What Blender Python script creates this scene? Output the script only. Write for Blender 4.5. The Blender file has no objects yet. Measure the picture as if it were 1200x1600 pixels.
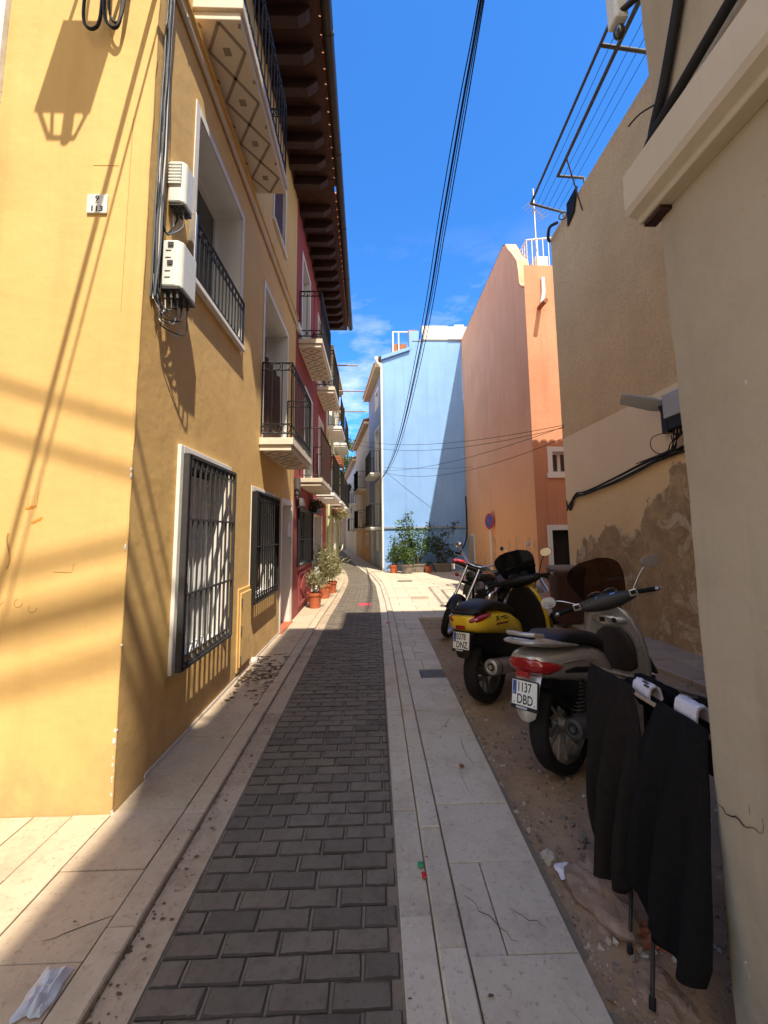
import bpy, math, random
from mathutils import Vector, Matrix, Euler, noise
R = math.radians
rnd = random.Random(7)
sc = bpy.context.scene
COL = sc.collection
ORG = {}          # world origin of every thing / part, so that parts can be modelled in world coordinates


def V(*a):
    return Vector(a if len(a) > 1 else a[0])


class MB:
    """collects geometry and links it as one mesh object"""

    def __init__(s):
        s.v = []; s.f = []; s.mi = []

    def add(s, verts, faces, mi=0):
        b = len(s.v)
        s.v += [Vector(p) for p in verts]
        for f in faces:
            s.f.append([i + b for i in f]); s.mi.append(mi)
        return s

    def quad(s, a, b, c, d, mi=0):
        return s.add([a, b, c, d], [(0, 1, 2, 3)], mi)

    def box(s, x0, y0, z0, x1, y1, z1, mi=0, M=None):
        p = [Vector((x, y, z)) for z in (z0, z1) for y in (y0, y1) for x in (x0, x1)]
        if M is not None:
            p = [M @ q for q in p]
        return s.add(p, [(0, 2, 3, 1), (4, 5, 7, 6), (0, 1, 5, 4), (2, 6, 7, 3), (0, 4, 6, 2), (1, 3, 7, 5)], mi)

    def frame_box(s, O, U, N, u0, u1, n0, n1, z0, z1, mi=0):
        """box in a facade frame: u along the wall, n out of it"""
        p = [O + U * u + N * n + Vector((0, 0, z)) for z in (z0, z1) for n in (n0, n1) for u in (u0, u1)]
        return s.add(p, [(0, 2, 3, 1), (4, 5, 7, 6), (0, 1, 5, 4), (2, 6, 7, 3), (0, 4, 6, 2), (1, 3, 7, 5)], mi)

    def chbox(s, x0, y0, z0, x1, y1, z1, c, mi=0, jit=0):
        """slab with a chamfered top edge (no underside)"""
        j = lambda: rnd.uniform(-jit, jit) if jit else 0
        d = [j() for _ in range(4)]
        p = [(x0, y0, z0), (x1, y0, z0), (x1, y1, z0), (x0, y1, z0),
             (x0, y0, z1 - c + d[0]), (x1, y0, z1 - c + d[1]), (x1, y1, z1 - c + d[2]), (x0, y1, z1 - c + d[3]),
             (x0 + c, y0 + c, z1 + d[0]), (x1 - c, y0 + c, z1 + d[1]), (x1 - c, y1 - c, z1 + d[2]), (x0 + c, y1 - c, z1 + d[3])]
        return s.add(p, [(0, 1, 5, 4), (1, 2, 6, 5), (2, 3, 7, 6), (3, 0, 4, 7), (4, 5, 9, 8), (5, 6, 10, 9), (6, 7, 11, 10), (7, 4, 8, 11), (8, 9, 10, 11)], mi)

    def worn_block(s, x0, y0, z0, x1, y1, z1, c, jit, k=5):
        """paver with wandering worn edges; the soiled chamfer takes material 1"""
        def loop(ins, z, jj):
            a, b, cc, d = x0 + ins, x1 - ins, y0 + ins, y1 - ins; out = []
            for i in range(k): out.append(V(a + (b - a) * i / k, cc, z))
            for i in range(2): out.append(V(b, cc + (d - cc) * i / 2, z))
            for i in range(k): out.append(V(b - (b - a) * i / k, d, z))
            for i in range(2): out.append(V(a, d - (d - cc) * i / 2, z))
            return [q + V(rnd.uniform(-jj, jj), rnd.uniform(-jj, jj), rnd.uniform(-jj, jj) * .35) for q in out]
        L0, L1, L2, L3 = loop(0, z0, 0), loop(0, z1 - c * .8, jit * .5), loop(c, z1 - c * .12, jit), loop(c * 2.1, z1, jit * .7)
        s.loft([L0, L1, L2], False, False, True, 1)
        return s.loft([L2, L3], False, True, True, 0)

    def loft(s, rings, cap0=True, cap1=True, closed=True, mi=0):
        n = len(rings[0]); b = len(s.v)
        for r in rings:
            s.v += [Vector(p) for p in r]
        for i in range(len(rings) - 1):
            for k in range(n if closed else n - 1):
                a = b + i * n + k; c = b + i * n + (k + 1) % n
                s.f.append([a, c, c + n, a + n]); s.mi.append(mi)
        if cap0:
            s.f.append([b + k for k in range(n)][::-1]); s.mi.append(mi)
        if cap1:
            e = b + (len(rings) - 1) * n
            s.f.append([e + k for k in range(n)]); s.mi.append(mi)
        return s

    def tube(s, pts, r, n=8, mi=0, cap=True):
        pts = [Vector(p) for p in pts]
        rs = r if isinstance(r, (list, tuple)) else [r] * len(pts)
        rings = []; up = None
        for i, p in enumerate(pts):
            a = pts[max(i - 1, 0)]; c = pts[min(i + 1, len(pts) - 1)]
            t = (c - a)
            t = t.normalized() if t.length > 1e-9 else Vector((0, 0, 1))
            if up is None:
                up = t.orthogonal().normalized()
            up = (up - t * up.dot(t))
            up = up.normalized() if up.length > 1e-6 else t.orthogonal().normalized()
            sd = t.cross(up)
            rings.append([p + (up * math.cos(2 * math.pi * k / n) + sd * math.sin(2 * math.pi * k / n)) * rs[i] for k in range(n)])
        return s.loft(rings, cap, cap, True, mi)

    def cyl(s, a, b, r, r2=None, n=14, mi=0):
        return s.tube([a, b], [r, r if r2 is None else r2], n, mi)

    def torus(s, c, ax, Rr, rw, rh=None, n=28, m=10, mi=0, a0=0, a1=None):
        """ring about axis ax; rw half width along the axis, rh half height radially"""
        c = Vector(c); ax = Vector(ax).normalized(); rh = rw if rh is None else rh
        e = ax.orthogonal().normalized(); g = ax.cross(e)
        full = a1 is None
        rings = []
        for i in range(n + (0 if full else 1)):
            t = a0 + (2 * math.pi if full else a1 - a0) * i / n
            d = e * math.cos(t) + g * math.sin(t)
            rings.append([c + d * (Rr + rh * math.cos(2 * math.pi * k / m)) + ax * rw * math.sin(2 * math.pi * k / m) for k in range(m)])
        if full:
            rings.append(rings[0])
        return s.loft(rings, not full, not full, True, mi)

    def ell(s, c, rx, ry, rz, n=16, m=9, M=None, mi=0):
        c = Vector(c); rings = []
        for i in range(m + 1):
            t = -math.pi / 2 + math.pi * i / m
            q = max(math.cos(t), 0.02)
            ring = []
            for k in range(n):
                a = 2 * math.pi * k / n
                p = Vector((rx * q * math.cos(a), ry * q * math.sin(a), rz * math.sin(t)))
                if M is not None:
                    p = M @ p
                ring.append(c + p)
            rings.append(ring)
        return s.loft(rings, True, True, True, mi)

    def lathe(s, c, prof, n=20, M=None, mi=0):
        c = Vector(c); rings = []
        for r, z in prof:
            ring = []
            for k in range(n):
                p = Vector((r * math.cos(2 * math.pi * k / n), r * math.sin(2 * math.pi * k / n), z))
                if M is not None:
                    p = M @ p
                ring.append(c + p)
            rings.append(ring)
        return s.loft(rings, True, True, True, mi)

    def prism(s, poly, a, O=(0, 0, 0), ex=(1, 0, 0), ey=(0, 0, 1), ez=(0, 1, 0), b=0.0, mi=0):
        O = Vector(O); ex = Vector(ex); ey = Vector(ey); ez = Vector(ez)
        lo = [O + ex * u + ey * v + ez * b for u, v in poly]
        hi = [O + ex * u + ey * v + ez * a for u, v in poly]
        return s.loft([lo, hi], True, True, True, mi)

    def xf(s, M):
        s.v = [M @ p for p in s.v]; return s

    def build(s, name, mat, parent=None, smooth=None, bevel=None, origin=None, recalc=True):
        me = bpy.data.meshes.new(name)
        if parent is not None:
            o0 = ORG.get(parent.name, Vector((0, 0, 0)))
        elif origin is not None:
            o0 = Vector(origin)
        else:
            xs = [p.x for p in s.v]; ys = [p.y for p in s.v]; zs = [p.z for p in s.v]
            o0 = Vector(((min(xs) + max(xs)) / 2, (min(ys) + max(ys)) / 2, min(zs)))
        me.from_pydata([tuple(p - o0) for p in s.v], [], s.f)
        mats = mat if isinstance(mat, (list, tuple)) else [mat]
        for m in mats:
            me.materials.append(m)
        if len(mats) > 1:
            me.polygons.foreach_set('material_index', s.mi)
        if recalc:
            import bmesh
            bm = bmesh.new(); bm.from_mesh(me)
            bmesh.ops.recalc_face_normals(bm, faces=bm.faces)
            bm.to_mesh(me); bm.free()
        if smooth is not None:
            me.polygons.foreach_set('use_smooth', [True] * len(me.polygons))
            me.set_sharp_from_angle(angle=R(smooth))
        me.update()
        o = bpy.data.objects.new(name, me); COL.objects.link(o)
        if parent is not None:
            o.parent = parent
        else:
            o.location = o0
        ORG[o.name] = o0
        if bevel:
            md = o.modifiers.new('bevel', 'BEVEL'); md.width = bevel; md.segments = 2
            md.limit_method = 'ANGLE'; md.angle_limit = R(40)
        return o


def tag(o, label=None, cat=None, group=None, kind=None):
    if label: o['label'] = label
    if cat: o['category'] = cat
    if group: o['group'] = group
    if kind: o['kind'] = kind
    return o


def thing(name, label, cat, loc=(0, 0, 0), rot=(0, 0, 0), group=None, local=False):
    o = bpy.data.objects.new(name, None); COL.objects.link(o)
    o.empty_display_size = .2
    o.location = loc; o.rotation_euler = rot
    ORG[o.name] = Vector((0, 0, 0)) if local else Vector(loc)
    return tag(o, label, cat, group)


def ring(c, ex, ey, w, h, n=20, p=2.4):
    c = Vector(c); ex = Vector(ex); ey = Vector(ey); out = []
    for k in range(n):
        a = 2 * math.pi * k / n; ca, sa = math.cos(a), math.sin(a)
        out.append(c + ex * w * math.copysign(abs(ca) ** (2 / p), ca) + ey * h * math.copysign(abs(sa) ** (2 / p), sa))
    return out


def smoothpath(pts, k=6):
    """Catmull-Rom through the points"""
    P = [Vector(p) for p in pts]; out = []
    for i in range(len(P) - 1):
        p0 = P[max(i - 1, 0)]; p1 = P[i]; p2 = P[i + 1]; p3 = P[min(i + 2, len(P) - 1)]
        for j in range(k):
            t = j / k
            out.append(.5 * ((2 * p1) + (p2 - p0) * t + (2 * p0 - 5 * p1 + 4 * p2 - p3) * t * t + (3 * p1 - p0 - 3 * p2 + p3) * t ** 3))
    out.append(P[-1]); return out


def sag(a, b, d, k=14):
    a = Vector(a); b = Vector(b)
    return [a.lerp(b, i / k) - Vector((0, 0, d * 4 * (i / k) * (1 - i / k))) for i in range(k + 1)]


def text_mesh(mb, txt, O, ex, ey, size, depth=.001, mi=0, sx=1.0, bold=0.0, align='LEFT'):
    cu = bpy.data.curves.new('txt', 'FONT'); cu.body = txt; cu.size = size; cu.extrude = depth; cu.offset = bold
    cu.align_x = align; cu.resolution_u = 3
    ob = bpy.data.objects.new('txt', cu); COL.objects.link(ob)
    dg = bpy.context.evaluated_depsgraph_get()
    me = bpy.data.meshes.new_from_object(ob.evaluated_get(dg))
    O = Vector(O); ex = Vector(ex).normalized(); ey = Vector(ey).normalized(); ez = ex.cross(ey)
    mb.add([O + ex * v.co.x * sx + ey * v.co.y + ez * v.co.z for v in me.vertices], [list(p.vertices) for p in me.polygons], mi)
    bpy.data.objects.remove(ob); bpy.data.meshes.remove(me); bpy.data.curves.remove(cu)
# ------------------------------------------------------------------ materials
MATS = {}


class NT:
    def __init__(s, name):
        s.m = bpy.data.materials.new(name); s.m.use_nodes = True
        s.t = s.m.node_tree; s.n = s.t.nodes; s.b = s.n['Principled BSDF']
        s._p = None

    def node(s, ty, **kw):
        x = s.n.new(ty)
        for k, v in kw.items():
            if k in x.inputs: x.inputs[k].default_value = v
            else: setattr(x, k, v)
        return x

    def link(s, a, b):
        s.t.links.new(a, b)

    def pos(s):
        if s._p is None: s._p = s.node('ShaderNodeNewGeometry')
        return s._p.outputs['Position']

    def noise(s, scale, detail=4, rough=.55, vec=None, stretch=None, dist=0):
        x = s.node('ShaderNodeTexNoise'); x.inputs['Scale'].default_value = scale
        x.inputs['Detail'].default_value = detail; x.inputs['Roughness'].default_value = rough
        x.inputs['Distortion'].default_value = dist
        v = vec or s.pos()
        if stretch:
            mp = s.node('ShaderNodeMapping'); mp.inputs['Scale'].default_value = stretch
            s.link(v, mp.inputs['Vector']); v = mp.outputs['Vector']
        s.link(v, x.inputs['Vector']); return x.outputs['Fac']

    def ramp(s, fac, stops):
        x = s.node('ShaderNodeValToRGB'); e = x.color_ramp.elements
        while len(e) < len(stops): e.new(.5)
        for el, (p, c) in zip(e, stops):
            el.position = p; el.color = (c if len(c) == 4 else (*c, 1)) if isinstance(c, (tuple, list)) else (c, c, c, 1)
        s.link(fac, x.inputs['Fac']); return x.outputs['Color']

    def mix(s, fac, a, b, mode='MIX'):
        x = s.node('ShaderNodeMix', data_type='RGBA', blend_type=mode)
        for i, v in ((0, fac), (6, a), (7, b)):
            if isinstance(v, (int, float)): x.inputs[i].default_value = v
            elif isinstance(v, (tuple, list)): x.inputs[i].default_value = (*v[:3], 1)
            else: s.link(v, x.inputs[i])
        return x.outputs[2]

    def math(s, op, a, b=0.0, clamp=False):
        x = s.node('ShaderNodeMath', operation=op); x.use_clamp = clamp
        for i, v in ((0, a), (1, b)):
            if isinstance(v, (int, float)): x.inputs[i].default_value = v
            else: s.link(v, x.inputs[i])
        return x.outputs[0]

    def xyz(s, v=None):
        x = s.node('ShaderNodeSeparateXYZ'); s.link(v or s.pos(), x.inputs[0]); return x.outputs

    def bump(s, h, strength, dist, prev=None):
        x = s.node('ShaderNodeBump'); x.inputs['Strength'].default_value = strength; x.inputs['Distance'].default_value = dist
        s.link(h, x.inputs['Height'])
        if prev is not None: s.link(prev, x.inputs['Normal'])
        return x.outputs['Normal']

    def out(s, col=None, rough=None, normal=None, **kw):
        for k, v in (('Base Color', col), ('Roughness', rough), ('Normal', normal)):
            if v is None: continue
            if isinstance(v, (int, float)): s.b.inputs[k].default_value = v
            elif isinstance(v, (tuple, list)): s.b.inputs[k].default_value = (*v[:3], 1)
            else: s.link(v, s.b.inputs[k])
        for k, v in kw.items():
            s.b.inputs[k].default_value = v
        MATS[s.m.name] = s.m
        return s.m


def shade(c, k): return tuple(min(1, x * k) for x in c)


def stucco(name, c, c2=None, rough=.9, grain=220, gs=.25, blot=.9, var=.16, streak=0.25, dirt=0.3, dirtc=(.22, .17, .12), lump=.3):
    """painted render: grain, soft blotches, vertical weather streaks, splash dirt with an uneven edge near the ground"""
    t = NT(name)
    c2 = c2 or shade(c, 1 - var)
    n1 = t.noise(blot, 6, .62)
    col = t.mix(t.ramp(n1, [(.36, 0), (.66, 1)]), c, c2)
    n2 = t.noise(1.0, 5, .6, stretch=(5, 5, .35))
    col = t.mix(t.math('MULTIPLY', t.ramp(n2, [(.52, 0), (.75, 1)]), streak), col, shade(c2, .72))
    n3 = t.noise(9, 5, .7)
    col = t.mix(t.math('MULTIPLY', t.ramp(n3, [(.58, 0), (.72, 1)]), .22), col, shade(c, 1.12))
    n5 = t.noise(55, 4, .8)
    col = t.mix(t.math('MULTIPLY', t.ramp(n5, [(.62, 0), (.70, 1)]), .30), col, shade(c2, .6))
    if dirt:
        z = t.xyz()[2]
        n4 = t.noise(2.2, 6, .7)
        zz = t.math('ADD', z, t.math('MULTIPLY', t.math('SUBTRACT', n4, .5), 1.1))
        mr = t.node('ShaderNodeMapRange', clamp=True)
        mr.inputs[1].default_value = .42; mr.inputs[2].default_value = -.02; mr.inputs[3].default_value = 0; mr.inputs[4].default_value = dirt
        t.link(zz, mr.inputs[0])
        col = t.mix(mr.outputs[0], col, dirtc)
    g = t.noise(grain, 3, .6)
    l = t.noise(5.0, 4, .55)
    nr = t.bump(l, lump, .035)
    nr = t.bump(g, gs, .004, nr)
    return t.out(col, rough, nr)


def plain(name, c, rough=.5, metal=0, var=.12, scale=14, bump=0.05, coat=0, spec=.5):
    t = NT(name)
    n = t.noise(scale, 4, .6)
    col = t.mix(t.ramp(n, [(.35, 0), (.7, 1)]), c, shade(c, 1 - var))
    n2 = t.noise(scale * 7, 3, .6)
    col = t.mix(t.math('MULTIPLY', t.ramp(n2, [(.6, 0), (.75, 1)]), .15), col, shade(c, .6))
    rg = t.ramp(n2, [(.3, max(rough - .08, .02)), (.75, min(rough + .12, 1))])
    nr = t.bump(n2, bump, .004) if bump else None
    return t.out(col, rg, nr, Metallic=metal, **{'Coat Weight': coat, 'Specular IOR Level': spec})


def paint(name, c, rough=.28, metal=0, dust=.10):
    """even sprayed paint under lacquer, dulled a little by road dust"""
    t = NT(name)
    n = t.noise(5, 5, .6); z = t.noise(160, 2, .5)
    col = t.mix(t.math('MULTIPLY', t.ramp(n, [(.40, 0), (.75, 1)]), dust), c, (.30, .24, .18))
    return t.out(col, t.ramp(n, [(.35, rough), (.75, rough + .14)]), None, Metallic=metal, **{'Coat Weight': .6, 'Coat Roughness': .08})


def rusty(name, c, rust=(.19, .075, .03), amt=.5, rough=.55):
    t = NT(name)
    n = t.noise(18, 6, .7)
    col = t.mix(t.math('MULTIPLY', t.ramp(n, [(.50, 0), (.66, 1)]), amt), c, rust)
    return t.out(col, t.ramp(n, [(.4, rough), (.7, .85)]), t.bump(n, .2, .003), Metallic=.2)


def slabmat(name, c, var=.25, stain=.5, stainc=(.20, .13, .08), rough=.75, warm=None, scale=3.2):
    t = NT(name)
    g = t._p or t.node('ShaderNodeNewGeometry'); t._p = g
    ri = g.outputs['Random Per Island']
    base = t.mix(ri, shade(c, 1 - var), c)
    if warm:
        wn = t.node('ShaderNodeTexWhiteNoise', noise_dimensions='1D'); t.link(ri, wn.inputs['W'])
        base = t.mix(t.math('MULTIPLY', wn.outputs['Value'], .6), base, warm)
    n = t.noise(scale, 7, .68)
    base = t.mix(t.math('MULTIPLY', t.ramp(n, [(.48, 0), (.74, 1)]), stain), base, stainc)
    n2 = t.noise(42, 5, .75)
    base = t.mix(t.math('MULTIPLY', t.ramp(n2, [(.56, 0), (.66, 1)]), .55), base, shade(stainc, .8))
    n4 = t.noise(12, 4, .7, dist=1.5)
    base = t.mix(t.math('MULTIPLY', t.ramp(n4, [(.55, 0), (.62, 1)]), .18), base, shade(c, 1.25))
    n3 = t.noise(190, 3, .6)
    nr = t.bump(n2, .18, .006); nr = t.bump(n3, .12, .002, nr)
    return t.out(base, t.ramp(n, [(.3, rough - .15), (.7, rough + .1)]), nr)


def leafmat(name, c, c2, c3=None):
    t = NT(name)
    g = t.node('ShaderNodeNewGeometry'); t._p = g
    col = t.mix(g.outputs['Random Per Island'], c, c2)
    n = t.noise(3, 3, .5)
    col = t.mix(t.math('MULTIPLY', t.ramp(n, [(.45, 0), (.65, 1)]), .6), col, c3 or shade(c, .5))
    m = t.out(col, .5)
    t.b.inputs['Transmission Weight'].default_value = 0
    tr = t.node('ShaderNodeBsdfTranslucent'); t.link(col, tr.inputs['Color'])
    mx = t.node('ShaderNodeMixShader'); mx.inputs[0].default_value = .3
    t.link(t.b.outputs[0], mx.inputs[1]); t.link(tr.outputs[0], mx.inputs[2])
    t.link(mx.outputs[0], t.n['Material Output'].inputs['Surface'])
    return m


def glassy(name, c, rough=.06):
    t = NT(name)
    n = t.noise(1.3, 2, .5)
    return t.out(t.mix(n, c, shade(c, .5)), rough, t.bump(n, .03, .02), **{'Specular IOR Level': .9})


YEL = (.70, .41, .115)
M_yellow = stucco('yellow render', (.74, .475, .17), (.68, .425, .145), streak=.35, dirt=.55, dirtc=(.30, .19, .10), lump=.2, gs=.22)
M_red = stucco('red render', (.34, .062, .055), (.28, .048, .044), streak=.15, dirt=.2)
M_green = stucco('pale green render', (.62, .60, .36), (.50, .50, .28), dirt=.3)
M_blue = stucco('blue render', (.235, .42, .75), (.20, .37, .68), streak=.5, gs=.15, dirt=.25, dirtc=(.25, .33, .42), lump=.15)
M_bluegrey = stucco('grey blue render', (.30, .35, .44), (.26, .31, .40), streak=.2, dirt=.25)
M_ochre = stucco('ochre render', (.58, .33, .11), (.52, .28, .09), dirt=.2)
M_cream = stucco('cream render', (.62, .50, .33), (.56, .45, .29), dirt=.2)
M_whitewall = stucco('white render', (.72, .71, .69), (.62, .61, .60), dirt=.3)
M_grey = stucco('grey beige render', (.47, .395, .268), (.395, .325, .215), streak=.5, dirt=.45, grain=320, gs=.35, lump=.5, blot=1.4)
M_trimcream = stucco('cream painted cornice', (.60, .53, .40), (.53, .46, .34), streak=.35, dirt=0, gs=.12)
M_trim = stucco('white painted trim', (.80, .78, .73), (.71, .68, .62), streak=.3, dirt=.2, gs=.1, lump=.1)
M_pink = stucco('pale grey trim', (.66, .60, .54), (.60, .54, .48), streak=.2, dirt=.2, gs=.1, lump=.1)
M_iron = plain('black iron', (.018, .017, .017), .5, .3)
M_irondark = rusty('dark iron', (.045, .046, .047), amt=.15)
M_irongrey = rusty('grey iron', (.10, .105, .11), amt=.25)
M_brown = plain('brown timber', (.052, .019, .013), .65, var=.4, scale=5, bump=.2)
M_brownlt = plain('brown boards', (.085, .032, .021), .75, var=.4, scale=6, bump=.2)
M_gutter = plain('dark brown gutter', (.035, .022, .016), .45)
M_tile = plain('terracotta tile', (.42, .16, .07), .85, var=.35, scale=6, bump=.2)
M_terra = plain('terracotta pot', (.47, .12, .045), .8, var=.2, scale=8)
M_greypot = plain('grey planter', (.22, .19, .16), .85, var=.25, scale=8)
M_dark = plain('dark interior', (.022, .017, .014), .85)
M_curtain = plain('brown curtain', (.085, .042, .025), .9, var=.3, scale=9)
M_shutter = plain('brown shutter', (.13, .05, .028), .6, var=.3, scale=9)
M_whitewood = plain('white painted wood', (.74, .72, .67), .5, var=.08)
M_plastic = plain('white plastic', (.72, .73, .68), .45, var=.08)
M_plasticgrey = plain('grey plastic', (.40, .41, .42), .5, var=.1)
M_black = plain('black plastic', (.008, .0075, .0075), .42, spec=.3)
M_blackgloss = plain('gloss black', (.010, .010, .012), .18, coat=.6, bump=0)
M_rubber = plain('rubber', (.011, .010, .0095), .75, var=.3, scale=20, bump=.15, spec=.3)
M_cable = plain('cable', (.014, .013, .013), .6, spec=.25)
M_cablegrey = plain('grey cable', (.11, .12, .135), .6, spec=.25)
M_cablewhite = plain('white cable', (.55, .53, .50), .5)
M_silver = paint('champagne silver paint', (.47, .44, .395), .26, .55)
M_yellowpaint = paint('yellow paint', (.78, .50, .012), .26, 0)
M_chrome = plain('chrome', (.75, .74, .72), .12, 1, bump=0)
M_alu = plain('aluminium', (.46, .45, .43), .38, .9)
M_mirror = plain('mirror', (.9, .9, .9), .02, 1, var=0, bump=0)
M_dgrey = plain('dark grey plastic', (.055, .052, .050), .5)
M_brownplastic = plain('brown plastic', (.045, .034, .030), .55)
M_seat = plain('black vinyl', (.010, .009, .009), .5, spec=.35, scale=60, bump=.15)
M_redlens = plain('red lens', (.30, .008, .010), .12, coat=.8, bump=0)
M_plate = plain('plate white', (.72, .71, .66), .45, var=.05)
M_plateblue = plain('plate blue', (.02, .07, .30), .4)
M_ink = plain('ink black', (.01, .01, .011), .5)
M_cloth = plain('black cloth', (.0095, .0088, .0085), .95, var=.3, scale=40, bump=.3, spec=.12)
M_clothbrown = plain('faded black cloth', (.019, .0145, .0125), .95, var=.35, scale=40, bump=.3, spec=.12)
M_sock = plain('white towelling', (.70, .68, .72), .95, scale=60, bump=.4)
M_redcloth = plain('pink red cloth', (.55, .05, .08), .8)
M_signred = plain('sign red', (.50, .02, .03), .4)
M_signblue = plain('sign blue', (.03, .10, .40), .4)
M_stone = plain('stone', (.24, .19, .145), .9, var=.4, scale=20, bump=.4)
M_stonelt = plain('pale stone', (.46, .40, .33), .9, var=.3, scale=20, bump=.4)
M_brick = plain('broken brick', (.34, .12, .065), .9, var=.4, scale=20, bump=.4)
M_mortar = stucco('mortar lump', (.33, .235, .17), (.20, .135, .09), gs=.9, dirt=0, grain=90, blot=9, lump=.8)
M_iron2 = rusty('cast iron', (.09, .085, .08), amt=.4)
M_bin = plain('brown bin plastic', (.10, .045, .03), .55)
M_binlid = plain('bin lid', (.20, .14, .10), .7)
M_glass = glassy('window glass', (.03, .035, .04))
M_leafA = leafmat('leaf green', (.055, .11, .022), (.13, .20, .05))
M_leafB = leafmat('leaf dry', (.23, .22, .09), (.34, .30, .15), (.12, .13, .04))
M_leafC = leafmat('leaf dark', (.028, .06, .018), (.06, .10, .03))
M_leafT = leafmat('tree leaf', (.07, .12, .025), (.16, .21, .06))
M_bark = plain('bark', (.10, .075, .05), .9, var=.4, bump=.3)
M_flower = plain('red flower', (.45, .05, .06), .7)
M_brickpave = slabmat('paver', (.165, .135, .096), .5, .6, (.075, .057, .040), .74, warm=(.19, .155, .108), scale=13)
M_brickedge = slabmat('paver edge dirt', (.075, .06, .042), .3, .4, (.035, .027, .02), .85)
M_joint = slabmat('paver joint', (.22, .175, .125), .1, .5, (.10, .075, .05), .95)
M_slab = slabmat('limestone slab', (.52, .43, .295), .20, .5, (.24, .155, .09), .62, warm=(.50, .37, .25))
M_slabR = slabmat('pale limestone slab', (.55, .485, .375), .22, .55, (.23, .155, .11), .65, warm=(.51, .43, .31))
M_gut = slabmat('stained channel', (.44, .345, .235), .15, .75, (.20, .125, .07), .8)
M_plaza = slabmat('plaza slab', (.56, .475, .355), .18, .25, (.34, .25, .16), .7, warm=(.58, .47, .33))
M_conc = slabmat('worn concrete', (.40, .30, .21), .2, .5, (.19, .13, .09), .85)


def dirtmat():
    t = NT('dirt')
    n = t.noise(1.4, 6, .65); n2 = t.noise(14, 6, .75); n3 = t.noise(70, 4, .7)
    col = t.mix(t.ramp(n, [(.35, 0), (.68, 1)]), (.25, .16, .092), (.37, .26, .16))
    col = t.mix(t.math('MULTIPLY', t.ramp(n2, [(.52, 0), (.66, 1)]), .55), col, (.17, .11, .068))
    col = t.mix(t.math('MULTIPLY', t.ramp(n3, [(.60, 0), (.68, 1)]), .6), col, (.42, .35, .27))
    nr = t.bump(n2, .5, .03); nr = t.bump(n3, .5, .012, nr)
    return t.out(col, .95, nr)


M_dirt = dirtmat()
# ------------------------------------------------------------------ building helpers
X, Y, Z = V(1, 0, 0), V(0, 1, 0), V(0, 0, 1)


def facade(mb, O, U, N, u0, u1, z0, z1, holes=(), depth=.22, cell=None, mi=0):
    """wall sheet with openings and their reveals"""
    us = sorted({u0, u1} | {h[0] for h in holes} | {h[1] for h in holes})
    zs = sorted({z0, z1} | {h[2] for h in holes} | {h[3] for h in holes})
    P = lambda u, z, n=0: O + U * u + N * n + Z * z
    for i in range(len(us) - 1):
        for j in range(len(zs) - 1):
            um, zm = (us[i] + us[i + 1]) / 2, (zs[j] + zs[j + 1]) / 2
            if any(h[0] < um < h[1] and h[2] < zm < h[3] for h in holes):
                continue
            mb.quad(P(us[i], zs[j]), P(us[i + 1], zs[j]), P(us[i + 1], zs[j + 1]), P(us[i], zs[j + 1]), mi)
    for h in holes:
        a, b, c, d = h[:4]; dp = -(h[4] if len(h) > 4 else depth)
        mb.quad(P(a, c), P(a, d), P(a, d, dp), P(a, c, dp), 1); mb.quad(P(b, c), P(b, d), P(b, d, dp), P(b, c, dp), 1)
        mb.quad(P(a, c), P(b, c), P(b, c, dp), P(a, c, dp), 1); mb.quad(P(a, d), P(b, d), P(b, d, dp), P(a, d, dp), 1)


def surround(mb, O, U, N, h, w=.08, pr=.012, bottom=True, top=True):
    a, b, c, d = h[:4]
    mb.frame_box(O, U, N, a - w, a, .002, pr, c, d + (w if top else 0)); mb.frame_box(O, U, N, b, b + w, .002, pr, c, d + (w if top else 0))
    if top: mb.frame_box(O, U, N, a, b, .002, pr, d, d + w)
    if bottom: mb.frame_box(O, U, N, a - w - .03, b + w + .03, .002, pr + .03, c - w, c)


def surr(par, O, U, N, holes, w=.08, bottom=False, bevel=.005):
    for h in holes:
        m = MB(); surround(m, O, U, N, h, w, bottom=bottom); m.build('window_surround', M_trim, par, bevel=bevel)


def window(par, O, U, N, h, depth, mframe=None, mpane=None, split=2, bars=0, name='window'):
    """glazed frame set back in the opening"""
    a, b, c, d = h[:4]; f = .05
    m = MB(); n0, n1 = -depth - .05, -depth + .002
    m.frame_box(O, U, N, a, a + f, n0, n1, c, d); m.frame_box(O, U, N, b - f, b, n0, n1, c, d)
    m.frame_box(O, U, N, a + f, b - f, n0, n1, c, c + f); m.frame_box(O, U, N, a + f, b - f, n0, n1, d - f, d)
    w = (b - a) / split
    for i in range(1, split):
        m.frame_box(O, U, N, a + w * i - .035, a + w * i + .035, n0, n1 + .006, c + f, d - f)
    for i in range(bars):
        zz = c + (d - c) * (i + 1) / (bars + 1)
        m.frame_box(O, U, N, a + f, b - f, n0, n1 - .004, zz - .015, zz + .015)
    w_ = m.build(name, mframe or M_whitewood, par, bevel=.004)
    g = MB(); g.frame_box(O, U, N, a + .01, b - .01, -depth - .035, -depth - .025, c + .01, d - .01)
    g.build('pane', mpane or M_glass, w_)
    return w_


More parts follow.
